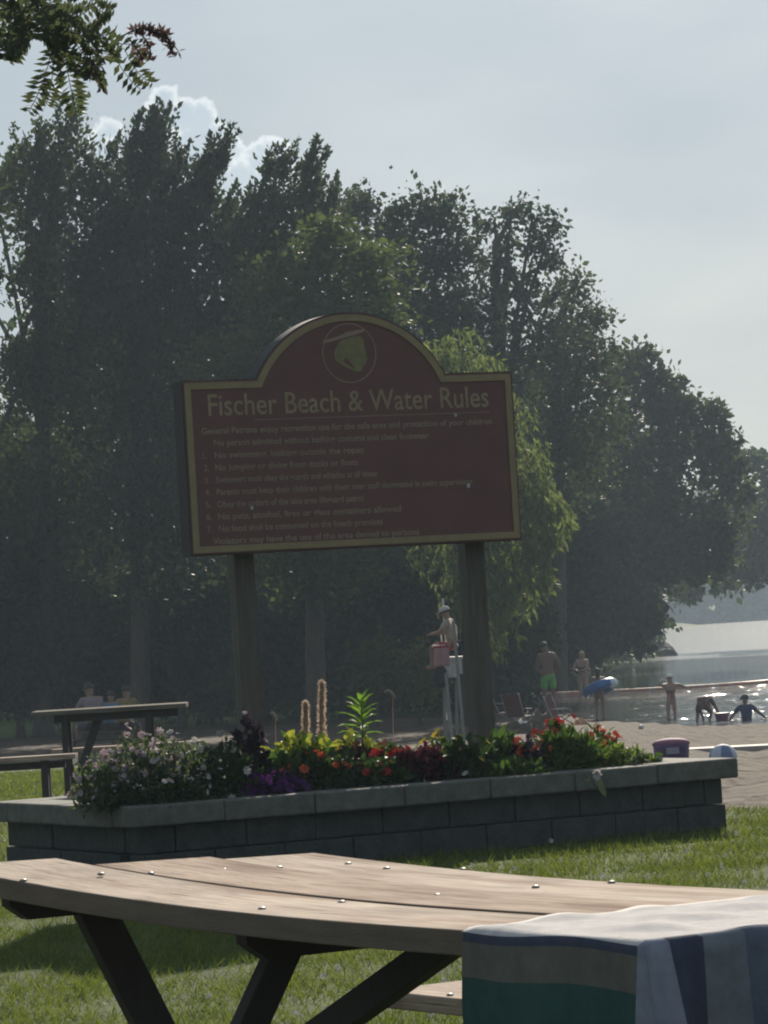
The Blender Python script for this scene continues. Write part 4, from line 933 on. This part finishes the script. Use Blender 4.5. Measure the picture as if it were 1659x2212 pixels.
def person(label, base, H, pose, face=0, skin=SKIN, hair=HAIRB, long_hair=False, shorts=None, shirt=None, group=None, suit=None, hat=None, bald=False):
    """pose: joint -> (x sideways, y forward, z up) in units of body height, turned by face (0 looks away from the viewer)"""
    root = thing('person', label, 'person', base, group); Mx = Matrix.Rotation(face, 3, 'Z')
    P = lambda k: Vector(base)+Mx @ (Vector(pose[k])*H)
    r = {'pelvis': .088, 'waist': .075, 'chest': .095, 'neck': .034, 'head': .052, 'top': .042, 'sL': .045, 'sR': .045, 'eL': .028, 'eR': .028, 'wL': .018, 'wR': .018, 'hL': .052, 'hR': .052, 'kL': .036, 'kR': .036, 'aL': .022, 'aR': .022, 'tL': .018, 'tR': .018}
    J = {k: (P(k), (r[k]*H*1.0, r[k]*H*(.72 if k in ('pelvis', 'waist', 'chest') else 1))) for k in r}
    E = [('pelvis', 'waist'), ('waist', 'chest'), ('chest', 'neck'), ('neck', 'head'), ('head', 'top')]
    for s in 'LR': E += [('chest', 's'+s), ('s'+s, 'e'+s), ('e'+s, 'w'+s), ('pelvis', 'h'+s), ('h'+s, 'k'+s), ('k'+s, 'a'+s), ('a'+s, 't'+s)]
    for s in 'LR':
        w = P('w'+s); d = (w-P('e'+s)).normalized(); q = d.cross(Vector((0, .2, 1))); q = q.normalized() if q.length > .01 else Vector((1, 0, 0))
        pk = 'p'+s; J[pk] = (w+d*.035*H, (.016*H, .010*H)); E.append(('w'+s, pk))
        for i in range(4):
            o1 = w+d*(.075+.006*(1.5-abs(i-1.5)))*H+q*(i-1.5)*.011*H; J['f%d%s' % (i, s)] = (o1, .0045*H); E.append((pk, 'f%d%s' % (i, s)))
        J['th'+s] = (w+d*.045*H-q*.028*H, .005*H); E.append(('w'+s, 'th'+s))
    skin_obj('body', J, E, skin, root, 'pelvis')
    hd = (P('top')-P('neck')).normalized(); fwd = Mx @ Vector((0, 1, 0)); sd_ = hd.cross(fwd).normalized(); f2 = sd_.cross(hd); hc = P('head').lerp(P('top'), .45)
    fc = MB(); fc.ell(hc+f2*.052*H-hd*.006*H, (.008*H, .013*H, .014*H), 8, 6, ax=(sd_, f2, hd)); fc.build('nose', skin, root, smooth=True)
    for s in (-1, 1):
        m = MB(); m.ell(hc+sd_*s*.052*H, (.006*H, .012*H, .018*H), 8, 6, ax=(sd_, f2, hd)); m.build('ear', skin, root, smooth=True)
        m = MB(); m.ell(hc+sd_*s*.02*H+f2*.047*H+hd*.006*H, .006*H, 8, 6); m.build('eye', mat('eye_dark', (.02, .02, .02), .3), root, smooth=True)
    m = MB(); m.ell(hc+f2*.046*H-hd*.028*H, (.016*H, .006*H, .004*H), 8, 6, ax=(sd_, f2, hd)); m.build('mouth', mat('lip', (.3, .1, .08), .5), root, smooth=True)
    m = MB(); m.ell(hc-f2*.010*H+hd*.012*H, (.058*H, .062*H, .060*H), 14, 9, ax=(sd_, f2, hd), zmin=-.25)
    if long_hair: m.tube([hc-f2*.02*H+hd*.02*H, hc-f2*.045*H-hd*.05*H, hc-f2*.05*H-hd*.13*H], [.052*H, .046*H, .02*H], 10)
    m.build('hair', hair, root, smooth=True)
    if hat:
        m = MB(); m.ell(hc+hd*.025*H, (.066*H, .072*H, .058*H), 14, 8, ax=(sd_, f2, hd), zmin=-.05); m.ell(hc+hd*.022*H+f2*.03*H, (.085*H, .095*H, .008*H), 14, 6, ax=(sd_, f2, hd)); m.build('hat', hat, root, smooth=True)
    def garment(name, keys, ed, m_, gr, root_k):
        JJ = {}
        for k in keys:
            if isinstance(k, tuple): a, b, f, rr = k; JJ[a+b] = (P(a).lerp(P(b), f), rr*H)
            else: JJ[k] = (P(k), (r[k]*H*gr, r[k]*H*gr*(.8 if k in ('pelvis', 'waist', 'chest') else 1)))
        skin_obj(name, JJ, ed, m_, root, root_k, 1)
    if shorts: garment('shorts', ['pelvis', 'hL', 'hR', ('hL', 'kL', .85, .055), ('hR', 'kR', .85, .055), ('pelvis', 'waist', .35, .085)], [('pelvis', 'hL'), ('pelvis', 'hR'), ('hL', 'hLkL'), ('hR', 'hRkR'), ('pelvis', 'pelviswaist')], shorts, 1.18, 'pelvis')
    if shirt: garment('shirt', ['pelvis', 'waist', 'chest', 'sL', 'sR', ('sL', 'eL', .75, .042), ('sR', 'eR', .75, .042), ('chest', 'neck', .5, .06)], [('pelvis', 'waist'), ('waist', 'chest'), ('chest', 'sL'), ('chest', 'sR'), ('sL', 'sLeL'), ('sR', 'sReR'), ('chest', 'chestneck')], shirt, 1.18, 'chest')
    if suit: garment('swimsuit', ['pelvis', 'waist', ('waist', 'chest', .6, .085)], [('pelvis', 'waist'), ('waist', 'waistchest')], suit, 1.12, 'waist')
    return root
STAND = dict(pelvis=(0, 0, .52), waist=(0, 0, .61), chest=(0, 0, .73), neck=(0, 0, .83), head=(0, .01, .89), top=(0, .01, .955), sL=(-.105, 0, .79), sR=(.105, 0, .79), eL=(-.14, .0, .63), eR=(.14, .0, .63), wL=(-.14, .04, .49), wR=(.14, .04, .49),
             hL=(-.055, 0, .48), hR=(.055, 0, .48), kL=(-.065, .01, .27), kR=(.065, .01, .27), aL=(-.07, 0, .045), aR=(.07, 0, .045), tL=(-.08, .09, .012), tR=(.08, .09, .012))
SIT = dict(pelvis=(0, 0, .06), waist=(0, .01, .15), chest=(0, .03, .27), neck=(0, .05, .37), head=(0, .075, .43), top=(0, .085, .49), sL=(-.105, .03, .33), sR=(.105, .03, .33), eL=(-.15, .12, .22), eR=(.15, .12, .22), wL=(-.10, .24, .20), wR=(.10, .24, .20),
           hL=(-.06, .03, .05), hR=(.06, .03, .05), kL=(-.10, .26, .10), kR=(.10, .26, .10), aL=(-.06, .42, .02), aR=(.06, .42, .02), tL=(-.06, .48, .05), tR=(.06, .48, .05))
BSIT = dict(SIT, kL=(-.08, .25, .05), kR=(.08, .25, .05), aL=(-.08, .26, -.19), aR=(.08, .26, -.19), tL=(-.08, .34, -.22), tR=(.08, .34, -.22))
def put(px, feet_py, Y, z=None):
    p = at_y(px, feet_py, Y); p.z = gz(p.x, Y) if z is None else z; return p
def cl_mat(n, c, c2=None): return mat('cloth_'+n, c, .85, c2, scale=8)
# wading man, back to the viewer
man = dict(STAND); man.update(eL=(-.15, .05, .62), wL=(-.07, .12, .56), eR=(.17, .0, .64), wR=(.13, .09, .55), head=(-.02, .03, .885), top=(-.025, .04, .95))
def wade(px, Ytop, py_top, H):
    """stand so that the head top falls at py_top, feet on the lake bed"""
    p = at_y(px, py_top, Ytop); return Vector((p.x, p.y, p.z-H*.995))
person('bare backed man in green shorts wading with his back turned', wade(1179, 93, 1385, 1.78), 1.78, man, face=.15, skin=SKIN3, shorts=cl_mat('green', (.13, .42, .09)))
w2 = dict(STAND); w2.update(eL=(-.15, .08, .66), wL=(-.05, .14, .63), eR=(.15, .08, .66), wR=(.05, .14, .63))
person('fair haired woman in a dark swimsuit standing beyond the rope', wade(1256, 116, 1406, 1.65), 1.65, w2, face=2.6, skin=SKIN2, hair=HAIRL, long_hair=True, suit=cl_mat('dark', (.03, .03, .04)))
g3 = dict(STAND); g3.update(eL=(-.2, .05, .68), wL=(-.27, .1, .60), eR=(.2, .05, .68), wR=(.28, .1, .62))
bR = wade(1291, 87, 1443, 1.26)
person('child with long hair wearing the blue swim ring at the water edge', bR, 1.26, g3, face=-.4, skin=SKIN, long_hair=True, suit=cl_mat('navy', (.03, .05, .12)))
def swim_ring():
    c = bR+Vector((.03, 0, .62*1.26)); n, m_ = 28, 12; RR, rr = .33, .115; M3 = Matrix.Rotation(R(14), 3, 'Y') @ Matrix.Rotation(R(-12), 3, 'X')
    M3 = Matrix.Rotation(R(-16), 3, 'Y') @ Matrix.Rotation(R(-14), 3, 'X')
    vs = [c+M3 @ Vector(((RR+rr*math.cos(b))*math.cos(a), (RR+rr*math.cos(b))*math.sin(a), rr*math.sin(b))) for a in np.arange(n)*2*math.pi/n for b in np.arange(m_)*2*math.pi/m_]
    root = thing('swim_ring', 'blue inflatable swim ring with a white patch around the child', 'swim ring', c)
    m = MB(); m.add(vs, [(i*m_+j, ((i+1) % n)*m_+j, ((i+1) % n)*m_+(j+1) % m_, i*m_+(j+1) % m_) for i in range(n) for j in range(m_)], 0)
    m.m = [1 if (i // m_) in (24, 25, 26, 10, 11) else 0 for i in range(len(m.m))]
    m.build('tube', [mat('vinyl_blue', (.03, .16, .45), .3), mat('vinyl_white', (.7, .72, .75), .3)], root, smooth=True)
    v = MB(); v.tube([c+M3 @ Vector((RR+rr, 0, 0)), c+M3 @ Vector((RR+rr+.04, 0, .01))], .012, 8); v.build('valve', mat('vinyl_white', (.7, .72, .75), .3), root)
swim_ring()
k4 = dict(STAND); k4.update(eL=(-.22, .0, .80), wL=(-.13, .08, .88), eR=(.23, 0, .78), wR=(.34, .05, .72))
person('slim child with a white cap and raised arms at the water edge', wade(1446, 84, 1457, 1.18), 1.18, k4, face=.3, skin=SKIN2, hair=HAIRL, hat=cl_mat('white', (.7, .7, .68)), suit=cl_mat('rose', (.30, .12, .14)))
k5 = dict(pelvis=(0, 0, .33), waist=(0, .09, .43), chest=(0, .20, .45), neck=(.02, .29, .38), head=(.03, .34, .31), top=(.03, .37, .25), sL=(-.10, .22, .43), sR=(.11, .22, .43), eL=(-.13, .32, .26), eR=(.17, .30, .26), wL=(-.10, .40, .09), wR=(.24, .34, .10), hL=(-.06, .01, .31), hR=(.06, .01, .31), kL=(-.12, .15, .20), kR=(.12, .15, .20), aL=(-.11, .0, .04), aR=(.11, .0, .04), tL=(-.12, .09, .012), tR=(.12, .09, .012))
p5 = put(1519, 1568, 80.5); person('child bending over to dig with both hands in the wet sand', p5, 1.25, k5, face=-.35, skin=SKIN3, hair=HAIRL, shirt=cl_mat('brown', (.12, .06, .05)), shorts=cl_mat('brown', (.12, .06, .05)))
s6 = dict(SIT); s6.update(eL=(-.22, .06, .20), wL=(-.31, .10, .06), eR=(.22, .06, .22), wR=(.36, .10, .10))
p6 = put(1614, 1571, 79.5); person('child in a dark blue shirt and hat sitting with arms spread at the water edge', p6, 1.28, s6, face=.05, skin=SKIN3, shirt=cl_mat('darkblue', (.035, .045, .12)), hat=cl_mat('darkhat', (.03, .035, .06)), shorts=cl_mat('darkshort', (.05, .04, .06)))
# three people sitting in the shade, far left
bench_z = None
def shade_people():
    Yb = 70; q1 = at_y(198, 1525, Yb); q2 = at_y(272, 1525, Yb); g = gz(q1.x, Yb); br = thing('park_bench', 'shaded bench carrying the three seated people at far left', 'bench', ((q1.x+q2.x)/2, Yb, g))
    m = MB(); m.box(((q1.x+q2.x)/2, Yb, g+.42), (1.7, .35, .05)); m.build('seat', TDARK, br)
    for x in (-.7, .7): m = MB(); m.box(((q1.x+q2.x)/2+x, Yb, g+.2), (.08, .3, .40)); m.build('leg', TDARK, br)
    for px, H, shc, lab, fc_ in ((200, 1.72, (.26, .21, .22), 'person in a greyish pink shirt hunched on the shaded bench', .5), (236, 1.40, (.10, .17, .27), 'smaller person in blue between two others on the shaded bench', -.3), (271, 1.58, (.22, .17, .05), 'person in an olive yellow shirt at the right of the shaded bench', -.2)):
        q = at_y(px, 1525, Yb); zh = at_y(px, {200: 1480, 236: 1497, 271: 1486}[px], Yb).z; person(lab, Vector((q.x, Yb+.02, zh-.50*H)), H, BSIT, face=fc_, skin=SKIN, shirt=cl_mat('s%d' % px, shc), shorts=cl_mat('d%d' % px, (.04, .04, .06)), group='people on the shaded bench')
shade_people()

# ---------------------------------------------------------------- lifeguard chair and lifeguard
def lifeguard():
    Y = 64.0; x0 = at_y(968, 1500, Y).x; x1 = at_y(992, 1500, Y).x; g = gz(x0, Y); white = mat('chair_white', (.55, .54, .50), .6, (.40, .39, .36), scale=10); railm = mat('chair_rail_grey', (.22, .23, .20), .7)
    root = thing('lifeguard_chair', 'tall white lifeguard chair with a ladder beside the right sign post', 'lifeguard chair', (x0, Y, g))
    zs = at_y(975, 1460, Y).z; A = lambda a, b, w=.05: None
    def bar(nm, a, b, w=.055, d=.045): m = MB(); m.bar(a, b, w, d, (1, 0, 0)); m.build(nm, white if nm in ('rung', 'flag_pole', 'armrest') else railm, root, bevel=.004)
    xa, xb = x0, at_y(996, 1500, Y).x; zt = at_y(985, 1340, Y).z
    bar('ladder_rail', (xa+.02, Y-.45, g), (xa-.02, Y-.1, zs+.06)); bar('ladder_rail', (xb, Y-.45, g), (xb-.06, Y-.1, zt))
    for k, pr in enumerate((1366, 1419, 1472, 1524, 1577)):
        z = at_y(985, pr, Y-.3).z; yy = Y-.45+.35*(z-g)/(zt-g)
        bar('rung', (xa-.02, yy-.03, z), (xb+.10, yy-.03, z), .05, .05)
    xL = xa-.05
    for (x, y) in ((xL, Y+.15), (xL+.05, Y+.95), (xb-.05, Y+.95)): bar('leg', (x-.05, y, g), (x, y-.1, zs))
    m = MB(); m.box(((xL+xb)/2, Y+.4, zs), (xb-xL, .85, .06)); m.build('platform', white, root)
    m = MB(); m.box(((xL+xb)/2, Y+.5, zs+.30), (.42, .5, .05)); m.box(((xL+xb)/2, Y+.3, zs+.15), (.38, .05, .26)); m.build('seat', white, root)
    bar('armrest', (xb-.02, Y, zs+.52), (xb-.02, Y+.7, zs+.52)); bar('armrest', (xL-.06, Y-.16, at_y(954, 1394, Y).z-.01), (xL-.06, Y+.7, at_y(954, 1394, Y).z-.01), .22, .03)
    pp = at_y(958, 1292, Y); bar('flag_pole', (pp.x+.02, Y+.9, zs), (pp.x, Y+.9, pp.z), .045, .045)
    for k in range(3): bar('side_brace', (xL, Y+.15, g+.4+k*.6), (xL+.0, Y+.9, g+.7+k*.6), .03, .03)
    q = at_y(968, 1390, Y); person('lifeguard in a beige shirt and white hat sitting on the tall chair', Vector((q.x+.09, Y+.42, zs+.45)), 1.42, BSIT, face=1.25, skin=SKIN, shirt=cl_mat('beige', (.36, .30, .23)), shorts=cl_mat('red', (.30, .03, .03)), hat=cl_mat('cream', (.45, .44, .40)))
    # rescue towel hanging at the side; black shape added for the shadow below it
    q = at_y(954, 1412, Y); m = MB(); z0 = zs-.02; n = 8
    vs = []; 
    for j in range(9):
        for i in range(n+1): vs.append((q.x-.13+.26*i/n, Y-.16+.02*math.sin(i*1.9+j*.3), at_y(954, 1394, Y).z-.36*j/8))
    m.add(vs, [(j*(n+1)+i, j*(n+1)+i+1, (j+1)*(n+1)+i+1, (j+1)*(n+1)+i) for j in range(8) for i in range(n)]); m.m = [1 if k < 8 else 0 for k in range(len(m.m))]
    o = m.build('hanging_towel', [cl_mat('pinktowel', (.42, .25, .25)), cl_mat('red', (.30, .03, .03))], smooth=True); sm = o.modifiers.new('s', 'SOLIDIFY'); sm.thickness = .02; tag(o, 'pink towel with a red top hanging on the lifeguard chair', 'towel')
    q = at_y(952, 1462, Y); m = MB(); m.ell((q.x, Y-.05, q.z), (.13, .10, .20), 14, 10); m.tube([(q.x-.1, Y-.05, q.z+.18), (q.x, Y-.05, q.z+.36), (q.x+.1, Y-.05, q.z+.18)], .015, 6)
    tag(m.build('shadow_shape', cl_mat('black', (.02, .02, .03)), smooth=True), 'black shape added for the shadow below the pink towel on the lifeguard chair', 'shadow shape')
lifeguard()

# ---------------------------------------------------------------- beach things
def beach_chair(px, py, Y, ang, lab, sc=1.0):
    p = at_y(px, py, Y); g = gz(p.x, Y); root = thing('beach_chair', lab, 'chair', (p.x, Y, g), 'folding chairs on the beach'); M3 = Matrix.Rotation(ang, 3, 'Z'); T = lambda x, y, z: Vector((p.x, Y, g))+M3 @ (Vector((x, y, z))*sc)
    fr = mat('chair_alu', (.25, .25, .24), .6, metal=.3)
    for s in (-.28, .28):
        m = MB(); m.tube([T(-.30, s, 0), T(.25, s, .32), T(.30, s, .33)], .013, 7); m.build('leg', fr, root, smooth=True)
        m = MB(); m.tube([T(.28, s, 0), T(-.2, s, .30), T(-.45, s, .95)], .013, 7); m.build('back_frame', fr, root, smooth=True)
        m = MB(); m.tube([T(-.28, s, .52), T(.20, s, .50), T(.25, s, .32)], .014, 7); m.build('armrest', fr, root, smooth=True)
    cm = cl_mat('rust', (.11, .035, .03)); m = MB()
    m.bar(T(-.2, 0, .30), T(.28, 0, .31), .54*sc, .015, M3 @ Vector((0, 1, 0))); m.build('seat', cm, root)
    m = MB(); m.bar(T(-.2, 0, .31), T(-.45, 0, .94), .54*sc, .015, M3 @ Vector((0, 1, 0))); m.build('backrest', cm, root)
beach_chair(1093, 1540, 84, .12, 'dark red beach chair with its tall back just right of the right sign post')
beach_chair(1122, 1545, 82, 1.0, 'low beach chair beside the white towel, nearer the water', .8)
beach_chair(1212, 1550, 83, -.5, 'low folded beach chair left of the blue swim ring', .7)
def soft_heap(name, lab, cat, px, py, Y, size, m_, seed):
    p = at_y(px, py, Y); g = gz(p.x, Y); rr = random.Random(seed); m = MB(); n = 18; vs = []
    for j in range(n+1):
        for i in range(n+1):
            a, b = i/n*2-1, j/n*2-1; e = max(0, 1-max(abs(a), abs(b))**3); z = e*(.6+.4*math.sin(a*7+seed)*math.sin(b*6+seed*2)+.25*math.sin(a*15+b*9)); vs.append((p.x+a*size[0]/2, Y+b*size[1]/2, g-.01+max(0, z)*size[2]))
    m.add(vs, [(j*(n+1)+i, j*(n+1)+i+1, (j+1)*(n+1)+i+1, (j+1)*(n+1)+i) for j in range(n) for i in range(n)])
    tag(m.build(name, m_, smooth=True), lab, cat)
soft_heap('crumpled_towel', 'crumpled white towel on the sand by the low beach chair', 'towel', 1122, 1549, 80.5, (.55, .5, .2), cl_mat('white', (.7, .7, .68)), 1)
soft_heap('crumpled_towel', 'rumpled brown blanket spread beside the beach chairs', 'towel', 1165, 1548, 83.5, (1.1, .9, .35), cl_mat('brownb', (.14, .10, .08), (.07, .05, .04)), 2)
soft_heap('crumpled_towel', 'small orange towel on the sand below the blue swim ring', 'towel', 1254, 1549, 82.5, (.35, .3, .16), cl_mat('peach', (.55, .30, .18)), 3)
soft_heap('sand_mound', 'heap of dug sand left of the beach chairs', 'sand heap', 1140, 1566, 77.5, (1.9, 1.5, .26), sand, 4)
def ball(lab, px, py, Y, r, mats_, name='beach_ball'):
    p = at_y(px, py, Y); m = MB(); n, k = 24, 12; p.z = gz(p.x, Y)+r; m.ell(p, r, n, k)
    if len(mats_) > 1: m.m = [((i % n)//4) % 2 if i < n*k else 0 for i in range(len(m.m))]
    return tag(m.build(name, mats_, smooth=True), lab, 'ball')
ball('small pale ball on the sand in front of the child with raised arms', 1384, 1560, 76, .055, [mat('ball_pale', (.6, .57, .57), .5)])
# flat bright things behind the right end of the planter
def bag_stand():
    Y = 29.0; l = at_y(1408, 1600, Y); r_ = at_y(1490, 1600, Y); zt = at_y(1450, 1598, Y).z; zb = at_y(1450, 1637, Y).z; g = gz(l.x, Y); cx_ = (l.x+r_.x)/2; w = (r_.x-l.x)/2
    root = thing('cooler_table', 'low purple cooler with a pink padded lid behind the right end of the planter', 'cooler', (cx_, Y, g))
    m = MB(); m.ell((cx_, Y, zt-.03), (w*1.02, w*.8, .045), 24, 8); m.build('lid', mat('lid_pink', (.26, .12, .17), .8), root, smooth=True)
    m = MB(); m.tube([(cx_, Y, g), (cx_, Y, g+.03), (cx_, Y, zt-.05), (cx_, Y, zt-.035)], [w*.80, w*.84, w*.96, w*.93], 28); m.build('body', mat('cooler_purple', (.085, .04, .13), .45), root, smooth=True)
    m = MB(); m.box((cx_-.0, Y-w*.97, zb+.06), (.10, .02, .05)); m.build('front_patch', mat('patch_grey', (.35, .33, .40), .5), root)
    # dome stand
    p = at_y(1562, 1637, Y+1.5); g = gz(p.x, Y+1.5); zt2 = at_y(1562, 1607, Y+1.5).z; hw = (at_y(1592, 1630, Y+1.5).x-p.x)*1.02
    m = MB(); n, k = 28, 14; m.ell((p.x, Y+1.5, zt2-.115), (hw, hw, .115), n, k, zmin=0.0); m.m = [((i % n)//4) % 2 if i < n*k else 0 for i in range(len(m.m))]
    root = thing('play_tent', 'white and blue panelled dome tent behind the right corner of the planter', 'pop-up dome', (p.x, Y+1.5, g))
    m.build('canopy', [mat('dome_white', (.55, .58, .64), .7, (.45, .48, .55)), mat('dome_blue', (.20, .25, .40), .7)], root, smooth=True)
    s = MB(); s.tube([(p.x, Y+1.5, g), (p.x, Y+1.5, zt2-.115)], [hw*.98, hw*.98], 28); s.build('skirt', mat('dome_white', (.55, .58, .64), .7), root, smooth=True)
bag_stand()
def plank():
    a = at_z(1470, 1631, -.25); b = at_z(1740, 1622, -.25); a.z = gz(a.x, a.y); b.z = gz(b.x, b.y)
    m = MB(); m.bar(a+ZB*.02, b+ZB*.02, .06, .42, (0, 0, 1)); tag(m.build('timber_edging', mat('edging_pale', (.50, .43, .36), .8), bevel=.01), 'long pale timber laid across the sand at the right edge', 'timber')
plank()
def bucket():
    p = put(1561, 1571, 79.8); root = thing('sand_bucket', 'purple pink sand bucket between the two digging children', 'bucket', p)
    m = MB(); m.tube([p, p+ZB*.02, p+ZB*.26, p+ZB*.27], [.10, .11, .155, .16], 20); m.build('body', mat('bucket_purple', (.20, .07, .15), .5), root, smooth=True)
    m = MB(); m.tube([p+Vector((.155*math.cos(t), 0, .26+.13*math.sin(t))) for t in np.linspace(0, math.pi, 12)], .007, 6); m.build('handle', mat('bucket_handle', (.5, .3, .35), .5), root)
    p = put(1580, 1571, 79.6); m = MB(); m.tube([p, p+ZB*.02, p+ZB*.12], [.04, .055, .08], 14); tag(m.build('sand_mould', mat('mould_orange', (.6, .33, .16), .5), smooth=True), 'small orange sand mould right of the bucket', 'toy')
bucket()
def float_rope():
    a = at_z(1095, 1505, LAKE_Z); b = at_z(1800, 1462, LAKE_Z); root = thing('float_rope', 'orange and white float line across the swimming area', 'float rope', a)
    n = 64; pts = [a.lerp(b, k/n)+Vector((0, -4.2*math.sin(math.pi*k/n), .02)) for k in range(n+1)]
    m = MB(); m.tube(pts, .035, 6); m.build('rope', mat('rope_rust', (.30, .15, .11), .8), root)
    f = [mat('float_orange', (.48, .20, .13), .5), mat('float_white', (.66, .60, .55), .5), mat('float_pink', (.50, .32, .27), .5)]
    for k in range(n):
        c = pts[k]; d = (pts[k+1]-pts[k]); L = .6 if k % 7 else .35; e = d.normalized()
        m = MB(); m.tube([c, c+e*.05, c+e*L*.9, c+e*L], [.03, .075, .075, .03], 10); m.build('float', f[1] if k % 7 == 0 or k in (3, 4) else f[2] if k % 3 == 0 else f[0], root, smooth=True)
float_rope()

# ---------------------------------------------------------------- air
def haze():
    m = bpy.data.materials.new('haze_air'); m.use_nodes = True; nt = m.node_tree; N = nt.nodes
    for n in list(N): N.remove(n)
    o = N.new('ShaderNodeOutputMaterial'); v = N.new('ShaderNodeVolumePrincipled'); v.inputs['Color'].default_value = (.70, .86, 1, 1); v.inputs['Density'].default_value = .00058; v.inputs['Anisotropy'].default_value = 0.1
    nt.links.new(v.outputs[0], o.inputs['Volume'])
    b = MB(); b.box((0, 990, 14), (3600, 2200, 36)); b.build('haze', m); o = bpy.data.objects['haze']; tag(o, 'thin pale summer haze over the lake', 'haze', kind='stuff')
haze()
